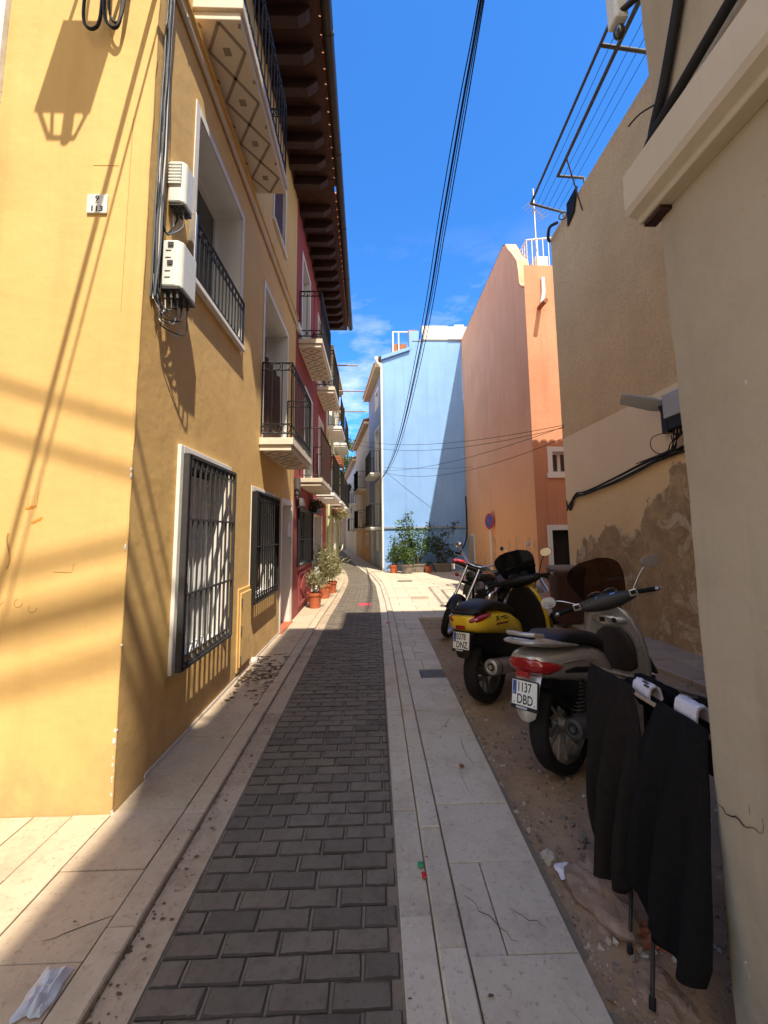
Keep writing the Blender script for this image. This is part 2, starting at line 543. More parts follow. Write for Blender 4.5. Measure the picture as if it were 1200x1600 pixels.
def rail_bars(mb, a, b, z0, z1, sp=.115, r=.007, top=.012, rings=0.0, scroll=0.0):
    """one straight run of balcony railing"""
    a = V(a); b = V(b); L = (b - a).length; n = max(int(L / sp), 1); D = (b - a) / L; side = D.cross(Z)
    zt = z1 - (scroll if scroll else 0); zb = z0 + (rings if rings else 0)
    mb.cyl(a + Z * z1, b + Z * z1, top, n=8); mb.cyl(a + Z * z0, b + Z * z0, top * .8, n=8)
    if scroll: mb.cyl(a + Z * zt, b + Z * zt, top * .6, n=6)
    if rings: mb.cyl(a + Z * zb, b + Z * zb, top * .6, n=6)
    for i in range(n + 1):
        p = a + D * (L * i / n)
        mb.cyl(p + Z * z0, p + Z * z1, r if 0 < i < n else top, n=6)
    if rings:
        k = max(int(L / rings), 1)
        for i in range(k):
            p = a + D * (L * (i + .5) / k) + Z * (z0 + rings / 2)
            mb.torus(p, side, rings * .46, .0075, n=12, m=5)
    if scroll:
        k = max(int(L / scroll), 1)
        for i in range(k):
            p = a + D * (L * (i + .5) / k) + Z * (zt + scroll / 2)
            mb.torus(p, side, scroll * .40, .0065, n=10, m=5, a0=0, a1=4.6)


def balcony(par, O, U, N, u0, u1, out, z, th=.13, rh=1.0, ms=None, mr=None, pattern=.4, rings=.12, scroll=.1, sp=.115, screen=None, pname='balcony', ptn=True):
    """slab with a moulded edge, diamond tiled soffit and an iron railing"""
    m = MB()
    m.frame_box(O, U, N, u0 + .025, u1 - .025, .002, out - .025, z, z + th * .45)
    m.frame_box(O, U, N, u0, u1, .002, out, z + th * .45, z + th)
    s = m.build(pname, ms or M_trimcream, par, bevel=.006)
    if ptn:
        t = MB(); nn = max(int(round((u1 - u0 - .08) / pattern)), 1); pt = (u1 - u0 - .08) / nn; hw = (out - .07) / 2; cx = .03 + hw
        lw = .013
        def strip(a, b, w):
            (ua, na), (ub, nb) = a, b
            d = math.hypot(ub - ua, nb - na); px, py = -(nb - na) / d * w, (ub - ua) / d * w
            q = [O + U * (uu + sx * px) + N * (vv + sx * py) + Z * (z - .003) for (uu, vv), sx in ((a, 1), (b, 1), (b, -1), (a, -1))]
            t.add(q + [p + Z * .003 for p in q], [(0, 1, 2, 3), (0, 1, 5, 4), (1, 2, 6, 5), (2, 3, 7, 6), (3, 0, 4, 7)])
        for i in range(nn):
            uc = u0 + .04 + pt * (i + .5); hu = pt * .44
            c = [(uc - pt / 2, cx), (uc, cx + hw * .92), (uc + pt / 2, cx), (uc, cx - hw * .92)]
            for k in range(4):
                strip(c[k], c[(k + 1) % 4], lw)
            strip((uc - .03, cx), (uc + .03, cx), .03)
        for i in range(nn + 1):
            uc = u0 + .04 + pt * i
            for sg in (1, -1):
                if i < nn: strip((uc + .01, cx + sg * hw), (uc + pt * .10, cx + sg * hw * .93), lw * .8)
        t.build('soffit_pattern', M_soffline, s)
    r = MB(); e = .03; zz = z + th + .06; zt = z + th + rh
    p0, p1, p2, p3 = O + U * (u0 + e) + N * .02, O + U * (u0 + e) + N * (out - e), O + U * (u1 - e) + N * (out - e), O + U * (u1 - e) + N * .02
    for a, b in ((p0, p1), (p1, p2), (p2, p3)):
        rail_bars(r, a, b, zz, zt, sp, rings=rings, scroll=scroll)
    for p in (p1, p2):
        r.cyl(p + Z * (z + th), p + Z * zz, .012, n=6)
    r.build('railing', mr or M_iron, s, smooth=40)
    if screen:
        q = MB(); n = 16
        pts = [p1.lerp(p2, i / n) - N * (.012 + .006 * math.sin(i * 1.9)) for i in range(n + 1)]
        q.loft([[p + Z * (zz + .03) for p in pts], [p + Z * (zz + rh * .5) + N * .004 for p in pts], [p + Z * (zt - .10) for p in pts]], False, False, False)
        q.build('screen', screen, s, smooth=60)
    return s


def grille(mb, O, U, N, u0, u1, z0, z1, n, pr, bars=(.33, .67), r=.008, deco=True, flat=.03, side=True):
    """window grille standing proud of the wall: flat side posts returned to the wall, twisted bars, scrolls top and bottom"""
    for u in (u0, u1):
        mb.frame_box(O, U, N, u - .012, u + .012, .004, pr, z0, z1) if side else mb.frame_box(O, U, N, u - .015, u + .015, pr - .02, pr, z0, z1)
    for zz in (z0, z1):
        mb.frame_box(O, U, N, u0, u1, pr - .03, pr, zz - .012, zz + .012)
    for k in bars:
        zz = z0 + (z1 - z0) * k
        mb.frame_box(O, U, N, u0 + .012, u1 - .012, pr - .022, pr - .004, zz - .008, zz + .008)
    for i in range(1, n + 1):
        u = u0 + (u1 - u0) * i / (n + 1); p = O + U * u + N * (pr - .013)
        mb.cyl(p + Z * z0, p + Z * z1, r, n=6)
        if deco:
            w = (u1 - u0) / (n + 1) * .36
            for sg in (1, -1):
                mb.torus(p + U * w * sg * .9 + Z * (z0 + w * 1.5), N, w * .8, .0065, n=9, m=5, a0=0, a1=5)
            mb.torus(p + U * w + Z * (z1 - w * 1.3), N, w * .8, .0065, n=9, m=5)
            mb.torus(p + U * w + Z * (z1 - w * 3.2), N, w * .8, .004, n=9, m=5, a0=0, a1=3.3)


M_soffline = plain('soffit line', (.30, .24, .17), .9)
M_soff = stucco('soffit tile', (.70, .61, .48), (.64, .55, .43), dirt=0, streak=.1)

# ------------------------------------------------------------------ yellow house on the left corner
O, U, N = V(-1.4, 0, 0), Y, X
YH = thing('yellow_house', 'yellow corner house on the left with barred windows and a diamond patterned balcony soffit', 'house', (-2.2, 4.8, 0))
w1 = (2.99, 3.93, .60, 2.08, .20); w2 = (4.80, 5.86, .74, 2.00, .20); dr = (6.36, 7.08, .04, 1.98, .28)
wA = (3.05, 4.16, 3.52, 4.92, .30); d2 = (5.16, 6.56, 2.62, 4.76, .34); d1 = (3.2, 4.3, 5.74, 7.4, .28); ws = (5.52, 6.24, 6.02, 7.1, .2)
m = MB()
facade(m, O, U, N, 2.40, 7.3, -.1, 8.0, [w1, w2, dr, wA, d2, d1, ws])
m.quad(V(-1.4, 2.4, -.1), V(-2.36, 2.4, -.1), V(-2.36, 2.4, 8), V(-1.4, 2.4, 8))
m.quad(V(-2.36, 2.4, -.1), V(-2.36, 7.3, -.1), V(-2.36, 7.3, 8.2), V(-2.36, 2.4, 8.2))
m.quad(V(-2.36, 7.3, -.1), V(-1.4, 7.3, -.1), V(-1.4, 7.3, 8), V(-2.36, 7.3, 8))
m.build('wall', [M_yellow, M_trim], YH, recalc=False)
# chipped corner bead
m = MB(); zz = 0
pts = []
for i in range(60):
    pts.append(V(-1.404 + rnd.uniform(-.002, .002), 2.404 + rnd.uniform(-.002, .002), i * .14))
m.tube(pts, [.009 + rnd.uniform(-.003, .002) for _ in pts], n=8).build('corner_bead', M_yellow, YH, smooth=60)
m = MB(); m.box(-1.398, 2.7, 0, -1.390, 6.28, .06); m.build('skirting', M_pink, YH, bevel=.004)
surr(YH, O, U, N, (wA, d2, d1), .075); surr(YH, O, U, N, (ws,), .05, True); surr(YH, O, U, N, (w2,), .06)
m = MB()
m.frame_box(O, U, N, 2.935, 2.985, .002, .03, .55, 2.15); m.frame_box(O, U, N, 2.985, 4.0, .002, .03, 2.09, 2.15); m.frame_box(O, U, N, 3.94, 4.0, .002, .03, .56, 2.09)
m.build('window_surround', M_trim, YH, bevel=.005)
m = MB()
m.frame_box(O, U, N, 6.28, 6.36, .002, .015, .04, 2.06); m.frame_box(O, U, N, 6.36, 7.08, .002, .015, 1.98, 2.06); m.frame_box(O, U, N, 7.08, 7.16, .002, .015, .04, 2.06)
m.build('door_surround', M_trim, YH, bevel=.005)
m = MB(); grille(m, O, U, N, 2.95, 3.92, .585, 2.07, 9, .10, (.335, .69), r=.0085, side=False)
m.frame_box(O, U, N, 2.915, 2.95, .060, .100, .575, 2.08)
m.build('window_grille', M_irondark, YH, smooth=40)
m = MB(); grille(m, O, U, N, 4.76, 5.90, .72, 1.99, 10, .075, (.5,), r=.0085)
m.build('window_grille', M_iron, YH, smooth=40)


def curtain(par, O, U, N, h, depth, mat, name='curtain', amp=.02, k=9, z0=None, u=None, z1=None):
    a, b, c, d = h[:4]
    if u: a, b = u
    if z0 is not None: c = z0
    if z1 is not None: d = z1
    m = MB(); n = 40; rows = []
    for zz in (c, c + (d - c) * .5, d):
        rows.append([O + U * (a + (b - a) * i / n) + N * (-depth + amp * math.sin(i / n * k * 6.28 + zz) * (1.2 - .5 * (zz - c) / (d - c))) + Z * zz for i in range(n + 1)])
    m.loft(rows, False, False, False)
    return m.build(name, mat, par, smooth=60)


def back(par, O, U, N, h, depth, mat=None, name='room'):
    a, b, c, d = h[:4]; m = MB()
    m.frame_box(O, U, N, a - .02, b + .02, -depth - .12, -depth - .09, c - .02, d + .02)
    return m.build(name, mat or M_dark, par)


wn = window(YH, O, U, N, w1, .17, M_shutter, split=2, bars=2)
curtain(YH, O, U, N, w1, .14, M_whitewood, 'curtain', .012, 7, u=(3.32, 3.92), z1=2.0)
window(YH, O, U, N, w2, .17, M_shutter, split=2, bars=1)
m = MB(); m.frame_box(O, U, N, 6.36, 7.08, -.28, -.24, .04, 1.98)
for z0, z1 in ((.15, .85), (.98, 1.85)): m.frame_box(O, U, N, 6.44, 7.0, -.242, -.225, z0, z1)
dd = m.build('door', M_whitewood, YH, bevel=.006)
MB().cyl(V(-1.62, 6.45, 1.0), V(-1.56, 6.45, 1.0), .02).build('handle', M_alu, dd)
m = MB(); m.frame_box(O, U, N, 6.30, 7.14, -.27, .05, .0, .045); m.build('door_step', M_terra, YH, bevel=.006)
m = MB(); m.frame_box(O, U, N, 6.72, 6.98, .002, .03, 1.45, 1.68); m.build('letterbox', M_pink, YH, bevel=.004)
window(YH, O, U, N, wA, .26, M_whitewood, split=2)
window(YH, O, U, N, d2, .32, M_whitewood, split=2, name='balcony_door')
curtain(YH, O, U, N, d2, .06, M_curtain, 'curtain', .03, 5, u=(5.18, 6.35), z1=3.95)
window(YH, O, U, N, d1, .26, M_whitewood, split=2, name='balcony_door')
m = MB(); m.frame_box(O, U, N, ws[0], ws[1], -.10, -.04, ws[2], ws[3])
for i in range(16): m.frame_box(O, U, N, ws[0] + .05, ws[1] - .05, -.042, -.03, ws[2] + .06 + i * .062, ws[2] + .1 + i * .062)
m.build('shutter', M_shutter, YH)
balcony(YH, O, U, N, 2.84, 4.58, .40, 5.58, .16, .98, M_soff, pattern=.42, rings=.12, scroll=.1)
balcony(YH, O, U, N, 5.02, 6.62, .42, 2.53, .16, .98, M_soff, pattern=.36, rings=.12, scroll=.10)
# juliet rail of the recessed window
m = MB(); rail_bars(m, V(-1.36, 2.98, 0), V(-1.36, 4.18, 0), 3.50, 3.95, .085, scroll=.09)
m.build('window_railing', M_iron, YH, smooth=40)
m = MB(); m.frame_box(O, U, N, 2.95, 4.22, .002, .055, 3.43, 3.475); m.build('window_sill', M_trim, YH, bevel=.006)
m = MB(); m.frame_box(O, U, N, 2.945, 2.975, .004, .06, 3.48, 3.97); m.build('end_plate', M_alu, YH, bevel=.003)
# string course and conduit
m = MB(); m.frame_box(O, U, N, 2.42, 7.29, .002, .035, 5.395, 5.46); m.frame_box(O, U, N, 2.42, 7.29, .002, .055, 5.46, 5.49)
m.build('string_course', M_yellow, YH, bevel=.008)
m = MB(); m.cyl(V(-1.375, 2.45, 5.36), V(-1.375, 7.27, 5.36), .02, n=10)
for y in (2.7, 3.6, 4.5, 5.4, 6.3, 7.1): m.torus(V(-1.375, y, 5.36), Y, .022, .012, .004, n=10, m=6)
m.build('conduit', M_pink, YH, smooth=50)
# meter hatch
m = MB(); m.frame_box(O, U, N, 4.36, 4.80, .002, .018, .10, .93); hb = m.build('meter_hatch', M_yellow, YH, bevel=.004)
m = MB(); m.frame_box(O, U, N, 4.40, 4.76, .018, .032, .14, .885); m.build('hatch_door', M_yellow, hb, bevel=.004)
for z in (.22, .52, .80): MB().cyl(V(-1.362, 4.41, z - .035), V(-1.362, 4.41, z + .035), .009, n=8).build('hinge', M_iron2, hb)
m = MB(); m.cyl(V(-1.41, 4.95, .045), V(-1.335, 4.95, .045), .045, n=14); m.torus(V(-1.335, 4.95, .045), X, .038, .008, n=14, m=6); m.build('drain_spout', M_pink, YH, smooth=40)


def eave(par, y0, y1, seed):
    edge = lambda y: -.636 - .0156 * (y - 4.35)
    m = MB()
    p = [V(-1.5, y0, 8.0), V(edge(y0), y0, 8.0), V(edge(y1), y1, 8.0), V(-1.5, y1, 8.0)]
    m.loft([p, [q + Z * .05 for q in p]]); e = m.build('eave', M_brownlt, par)
    m = MB(); n = int((y1 - y0) / .42)
    for i in range(n):
        y = y0 + .2 + i * (y1 - y0 - .25) / n
        L = edge(y) + 1.4 - .10
        q = MB(); q.prism([(0, 0), (0, -.17), (L - .14, -.17), (L - .04, -.10), (L, -.05), (L, 0)], .13, O=V(-1.4, y, 7.998)); q.build('corbel', M_brown, e, bevel=.008)
        m.box(-1.398, y + .13, 7.90, -1.36, y + (y1 - y0 - .25) / n, 7.997)
    m.build('wall_plate', M_brown, e)
    m = MB()
    for i in range(int((y1 - y0) / .2)):
        y = y0 + .1 + i * .2
        xs = edge(y)
        ring0 = [V(xs + .05, y + .095 * math.cos(a), 8.055 + .075 * math.sin(a)) for a in [math.pi * k / 8 for k in range(9)]]
        ring1 = [V(xs - 1.0, q.y, q.z + .30) for q in ring0]
        m.loft([ring0, ring1], False, False, False)
    m.build('roof_tile', M_tile, e, smooth=60)
    m = MB()
    prof = [(math.cos(a) * .075, math.sin(a) * .075) for a in [math.pi + math.pi * k / 8 for k in range(9)]]
    ra = [V(edge(y0) + .10 + u, y0, 8.06 + v) for u, v in prof]; rb = [V(edge(y1) + .10 + u, y1, 8.06 + v) for u, v in prof]
    m.loft([ra + [q + Z * .006 + X * -.0 for q in ra[::-1]], rb + [q + Z * .006 for q in rb[::-1]]])
    for k in range(3):
        y = y0 + (y1 - y0) * (k + .5) / 3
        m.torus(V(edge(y) + .10, y, 8.06), Y, .078, .03, .006, n=14, m=6)
    m.build('gutter', M_gutter, par, smooth=50)
    m = MB(); m.loft([[V(-1.5, y0, 8.05), V(edge(y0) - .02, y0, 8.05), V(-6, y0, 9.9)], [V(-1.5, y1, 8.05), V(edge(y1) - .02, y1, 8.05), V(-6, y1, 9.9)]]); m.build('roof', M_tile, par)


eave(YH, 2.15, 7.3, 1)

# ------------------------------------------------------------------ red house
RH = thing('red_house', 'dark red house with white cornered balconies, between the yellow house and the pale green one', 'house', (-2.2, 9.8, 0))
rw1 = (7.70, 9.45, .90, 1.98, .18); rd = (9.85, 11.2, .05, 1.95, .25); rb = (7.95, 8.9, 5.25, 7.2, .25); rb2 = (10.3, 11.2, 5.25, 7.2, .25); rc = (8.4, 9.4, 2.6, 4.5, .25); rc2 = (10.6, 11.5, 2.6, 4.5, .25)
m = MB(); facade(m, O, U, N, 7.3, 12.4, -.1, 8.0, [rw1, rd, rb, rb2, rc, rc2])
m.quad(V(-1.4, 12.4, -.1), V(-6, 12.4, -.1), V(-6, 12.4, 8), V(-1.4, 12.4, 8)); m.quad(V(-6, 7.3, -.1), V(-6, 12.4, -.1), V(-6, 12.4, 8), V(-6, 7.3, 8))
m.build('wall', [M_red, M_trim], RH, recalc=False)
surr(RH, O, U, N, (rb, rb2, rc, rc2), .085)
for a, b in ((9.52, 9.80), (11.2, 11.35)):
    m = MB(); m.frame_box(O, U, N, a, b, .002, .02, .02, 1.98); m.build('door_pilaster', M_trim, RH, bevel=.005)
m = MB(); m.frame_box(O, U, N, 7.31, 12.39, .002, .06, 5.30, 5.44); m.build('string_course', M_trim, RH, bevel=.005)
for h in (rb, rb2, rc, rc2): window(RH, O, U, N, h, .23, split=2, bars=1, name='balcony_door')
window(RH, O, U, N, rw1, .16, M_shutter, split=2, bars=1)
m = MB(); grille(m, O, U, N, 7.68, 9.46, .90, 1.98, 14, .05, (.45,), r=.007, deco=False); m.build('window_grille', M_iron, RH)
window(RH, O, U, N, rd, .2, M_iron, split=2, bars=3, name='door')
m = MB()
m.frame_box(O, U, N, 7.85, 9.3, .002, .022, .14, .20); m.frame_box(O, U, N, 7.85, 9.3, .002, .022, .72, .78); m.frame_box(O, U, N, 7.85, 7.92, .002, .022, .20, .72); m.frame_box(O, U, N, 9.23, 9.3, .002, .022, .20, .72)
m.prism([(8.5, .22), (8.95, .46), (8.5, .70), (8.05, .46)], .016, O=V(-1.398, 0, 0), ex=Y, ey=Z, ez=X)
m.frame_box(O, U, N, 8.35, 8.75, .02, .032, .36, .56)
m.build('relief_panel', M_red, RH, bevel=.006)
balcony(RH, O, U, N, 7.55, 9.35, .46, 5.06, .17, .98, M_soff, pattern=.3, sp=.11)
balcony(RH, O, U, N, 10.15, 11.75, .46, 5.06, .17, .98, M_soff, pattern=.3, sp=.11)
balcony(RH, O, U, N, 7.75, 9.6, .45, 2.40, .15, .98, M_trimcream, mr=M_brown, ptn=False, rings=0, scroll=0, sp=.1, screen=plain('reed screen', (.17, .125, .085), .9, var=.4, scale=30, bump=.4))
balcony(RH, O, U, N, 10.2, 12.1, .45, 2.36, .15, .98, M_trim, ptn=False, rings=0, scroll=0, sp=.1, screen=MATS['reed screen'])
eave(RH, 7.3, 12.6, 2)
m = MB(); m.cyl(V(-1.355, 7.42, 2.15), V(-1.355, 7.42, 2.5), .055, n=12); m.lathe(V(-1.33, 7.62, 2.0), [(.0, .16), (.05, .15), (.09, .02), (.085, 0), (.0, .01)], 12); m.build('wall_lamp', M_iron2, RH, smooth=50)
m = MB(); m.ell(V(-1.27, 9.7, 2.12), .075, .075, .075); m.cyl(V(-1.40, 9.7, 2.12), V(-1.27, 9.7, 2.12), .02); m.build('globe_lamp', M_plastic, RH, smooth=60)

# ------------------------------------------------------------------ pale green house
GH = thing('green_house', 'pale yellow green house beyond the red one, with poles sticking out on top', 'house', (-2.2, 14.8, 0))
g1 = (13.0, 13.7, .05, 1.9, .2); g2 = (14.8, 15.6, .9, 1.9, .2); g3 = (13.1, 14.0, 2.5, 4.3, .2); g4 = (13.1, 14.0, 5.0, 6.8, .2); g5 = (15.4, 16.3, 2.5, 4.3, .2); g6 = (15.4, 16.3, 5, 6.8, .2)
m = MB(); facade(m, O, U, N, 12.4, 17.2, -.1, 7.6, [g1, g2, g3, g4, g5, g6])
m.quad(V(-1.4, 17.2, -.1), V(-6, 17.2, -.1), V(-6, 17.2, 7.6), V(-1.4, 17.2, 7.6)); m.quad(V(-1.4, 12.4, 7.6), V(-6, 12.4, 7.6), V(-6, 17.2, 7.6), V(-1.4, 17.2, 7.6))
m.build('wall', [M_green, M_trim], GH, recalc=False)
surr(GH, O, U, N, (g1, g2, g3, g4, g5, g6), .09)
for h in (g1, g2, g3, g4, g5, g6): window(GH, O, U, N, h, .16, M_shutter, split=2, bars=1)
for zz, ms in ((2.36, M_trim), (4.72, M_trim)):
    balcony(GH, O, U, N, 12.7, 14.4, .45, zz, .14, .98, ms, ptn=False, rings=0, scroll=0, sp=.13)
    balcony(GH, O, U, N, 14.9, 16.7, .45, zz - .04, .14, .98, ms, ptn=False, rings=0, scroll=0, sp=.13)
m = MB(); m.cyl(V(-1.34, 12.6, .0), V(-1.34, 12.6, 4.6), .045, n=10); m.build('downpipe', M_green, GH, smooth=50)
m = MB(); m.cyl(V(-1.35, 14.1, 0), V(-1.35, 14.1, 2.3), .03, n=8); m.build('downpipe', M_green, GH, smooth=50)
m = MB(); m.tube(smoothpath([V(-1.34, 16.9, 2.3), V(-1.30, 16.9, 1.4), V(-1.22, 16.7, .95), V(-1.32, 16.5, .8)]), .03, n=8)
m.build('hose', M_green, GH, smooth=50)
for y, z, L in ((13.0, 7.0, .95), (14.2, 6.55, 1.15), (15.2, 6.1, 1.15)): MB().cyl(V(-1.4, y, z), V(-1.4 + L, y + .1, z + .03), .025, n=8).build('roof_pole', M_conc, GH, smooth=50)
m = MB(); m.box(-1.398, 12.7, 7.35, -1.28, 17.2, 7.45); m.box(-1.398, 12.7, 7.45, -1.22, 17.2, 7.55); m.build('eave', M_cream, GH)
m = MB()
for i in range(5): m.box(-1.395, 9.9 + 2.6, 3.62 + i * .055, -.93 - i * .0, 13.4, 3.66 + i * .055)
m.build('brick_balcony', M_tile, GH, bevel=.006)

# left row further up the street
LP = [V(-1.45, 17.25, 0), V(-2.9, 24, 0), V(-4.6, 33, 0), V(-8.2, 52, 0)]
M_far1 = stucco('faded peach render', (.55, .42, .30)); M_far2 = stucco('faded white render', (.62, .60, .55)); M_far3 = stucco('warm cream render', (.60, .47, .30))


def far_house(a, b, h, mat, label, sgn, wins, name='house'):
    d = (b - a); L = d.length; U_ = d / L; N_ = V(U_.y, -U_.x, 0) * sgn
    t = thing(name, label, 'house', tuple((a + b) / 2 - N_ * 2))
    m = MB(); hs = [(w[0] * L, w[1] * L, w[2], w[3], .18) for w in wins]
    facade(m, a, U_, N_, 0, L, -.1, h, hs)
    q = [a, b, b - N_ * 5, a - N_ * 5]
    for i in (1, 2, 3):
        m.quad(q[i] - Z * .1, q[(i + 1) % 4] - Z * .1, q[(i + 1) % 4] + Z * h, q[i] + Z * h)
    m.build('wall', [mat, M_trim], t, recalc=False)
    m = MB(); e = .3
    r = [a + N_ * e + Z * h, b + N_ * e + Z * h, b - N_ * 5 + Z * (h + 1.6), a - N_ * 5 + Z * (h + 1.6)]
    m.loft([r, [p + Z * .1 for p in r]]); m.build('roof', M_tile, t)
    m = MB(); m.frame_box(a, U_, N_, 0, L, .002, e - .04, h - .14, h - .01); m.build('eave', M_cream, t)
    surr(t, a, U_, N_, hs, .1)
    for w in hs: window(t, a, U_, N_, w, .15, M_shutter, split=2, bars=1, name='door' if w[2] < .2 else 'window')
    return t, a, U_, N_, L


far_house(LP[0], LP[1], 6.8, M_far1, 'peach house on the left past the pale green one, mostly hidden', 1, [(.1, .22, .05, 2), (.5, .65, 2.8, 4.6)])
far_house(LP[1], LP[2], 6.5, M_far2, 'far white house on the left side where the street bends', 1, [(.2, .3, .05, 2), (.5, .6, 2.8, 4.6)])
far_house(LP[2], LP[3], 6.2, M_far3, 'farthest cream house closing the street on its left side', 1, [(.2, .3, .05, 2), (.6, .7, 2.8, 4.6)])

# ------------------------------------------------------------------ blue house
BH = thing('blue_house', 'tall sky blue house with a blank sunlit gable facing down the street', 'house', (2.2, 18.5, 0))
P0, P1, P2, P3, P4 = V(.43, 16.2, 0), V(-.15, 20.7, 0), V(-1.1, 27.9, 0), V(-2.55, 39.2, 0), V(-4.6, 55, 0)
m = MB()
poly = [(.43, -.1), (5.5, -.1), (5.5, 9.45), (1.66, 9.45), (1.66, 9.0), (.43, 8.58)]
m.add([V(u, 16.2, v) for u, v in poly], [tuple(range(6))])
m.box(1.58, 16.205, 8.6, 1.98, 16.7, 9.85)
m.quad(V(5.5, 16.2, -.1), V(5.5, 21, -.1), V(5.5, 21, 9.4), V(5.5, 16.2, 9.4)); m.quad(V(-.15, 20.7, -.1), V(5.5, 21, -.1), V(5.5, 21, 9.4), V(-.15, 20.7, 8.4))
m.quad(V(1.66, 16.2, 9.4), V(5.5, 16.2, 9.4), V(5.5, 21, 9.4), V(1.66, 21, 9.4))
m.build('gable_wall', M_blue, BH, recalc=False)
BU = (P1 - P0).normalized(); BN = V(-BU.y, BU.x, 0); BL = (P1 - P0).length
bw = [(1.2, 2.0, 7.0, 7.75, .16), (1.15, 2.25, 4.05, 6.0, .2), (1.15, 2.25, 1.75, 3.6, .2), (1.4, 1.95, .72, 1.45, .16), (3.1, 3.8, .05, 1.6, .2)]
m = MB(); facade(m, P0, BU, BN, 0, BL, -.1, 8.4, bw); m.build('wall', [M_bluegrey, M_trim], BH, recalc=False)
surr(BH, P0, BU, BN, bw, .12)
for h in bw: window(BH, P0, BU, BN, h, .14, M_whitewood, split=2, bars=1)
balcony(BH, P0, BU, BN, .75, 2.7, .42, 3.88, .12, .95, M_trim, ptn=False, rings=0, scroll=0, sp=.12)
balcony(BH, P0, BU, BN, .75, 2.7, .42, 1.62, .12, .95, M_trim, ptn=False, rings=0, scroll=0, sp=.12)
m = MB(); m.box(.43, 16.145, 1.66, 5.4, 16.198, 1.74); m.build('plinth_band', M_bluegrey, BH, bevel=.005)
m = MB(); m.box(2.12, 16.15, 9.45, 3.2, 16.5, 10.05); m.box(3.2, 16.12, 9.45, 5.4, 16.5, 10.0); m.box(3.5, 16.3, 10.0, 3.9, 16.6, 10.18); m.build('parapet', M_trim, BH, bevel=.01)
m = MB(); m.box(1.7, 16.18, 9.40, 5.4, 16.199, 9.45); m.build('coping', M_bluegrey, BH)
m = MB(); pa = [V(.40, 16.1, 8.56), V(1.6, 16.1, 8.98), V(1.6, 16.1, 9.12), V(.40, 16.1, 8.72)]
m.loft([pa, [p + Y * .5 for p in pa]]); m.build('verge', M_blue, BH, bevel=.01)
m = MB(); m.quad(V(.3, 16.15, 8.7), V(1.62, 16.15, 9.1), V(1.62, 21, 9.1), V(-.25, 20.9, 8.6)); m.build('roof', M_tile, BH)
m = MB(); m.frame_box(P0, BU, BN, -.02, BL, .002, .28, 8.26, 8.40); m.frame_box(P0, BU, BN, -.02, BL, .002, .34, 8.40, 8.46); m.build('eave', M_cream, BH)
m = MB(); m.cyl(V(.405, 16.13, 0), V(.405, 16.13, 8.15), .045, n=12); m.tube(smoothpath([V(.405, 16.13, 8.13), V(.38, 16.1, 8.28), V(.27, 16.08, 8.38), V(.22, 16.08, 8.52)]), .045, n=12); dp_ = m.build('downpipe', M_trim, BH, smooth=50)
m = MB(); m.lathe(V(.2, 16.08, 8.48), [(.05, 0), (.09, .1), (.09, .16)], 12); m.build('rainwater_head', M_trim, dp_, smooth=50)
# roof terrace: brick parapet and white frame
m = MB(); m.box(.9, 17.2, 9.0, 1.55, 17.35, 9.75); m.build('terrace_parapet', M_tile, BH)
m = MB()
for p in (V(.95, 17.1, 9.0), V(1.2, 17.1, 9.0)): m.cyl(p, V(p.x, p.y, 10.25), .03, n=8)
m.cyl(V(.95, 17.1, 10.25), V(1.75, 17.1, 10.25), .03, n=8); m.build('terrace_frame', M_trim, BH, smooth=50)
m = MB(); m.box(1.58, 16.7, 9.85, 1.98, 16.9, 10.15); m.build('chimney', M_tile, BH, bevel=.02)

# the row behind the blue house
oc = far_house(P1, P2, 7.25, M_ochre, 'ochre house behind the blue one with dark laundry on its balconies', -1, [(.22, .36, 3.9, 6.0), (.22, .36, 1.8, 3.5), (.08, .2, .8, 1.4), (.5, .62, .05, 1.9), (.7, .82, 3.9, 6)], 'ochre_house')
for zz in (3.72, 1.6):
    balcony(oc[0], oc[1], oc[2], oc[3], 1.2, 3.4, .5, zz, .14, .95, M_cream, ptn=False, rings=0, scroll=0, sp=.12)
m = MB(); m.frame_box(oc[1], oc[2], oc[3], .0, oc[4], .004, .02, 2.0, 7.1); m.build('upper_render', M_cream, oc[0])
wh = far_house(P2, P3, 6.6, M_whitewall, 'long white house up the street with small dark balconies', -1, [(.08, .14, 3.6, 5.4), (.3, .36, 3.6, 5.4), (.08, .14, 1.7, 2.8), (.28, .34, .05, 1.9), (.5, .56, .05, 1.9), (.6, .66, 3.6, 5)], 'white_house')
for zz, u in ((3.45, .5), (3.45, 3.0), (1.5, .6)):
    balcony(wh[0], wh[1], wh[2], wh[3], u, u + 1.5, .45, zz, .1, .9, M_trim, ptn=False, rings=0, scroll=0, sp=.13)
far_house(P3, P4, 6.4, M_far1, 'small peach house at the far end of the street on the right', -1, [(.2, .28, .05, 1.9), (.5, .58, 3.4, 5)], 'end_house')

# ------------------------------------------------------------------ orange house
M_orange = stucco('orange render', (.60, .275, .15), (.53, .23, .12), streak=.55, dirt=.1, blot=.6)


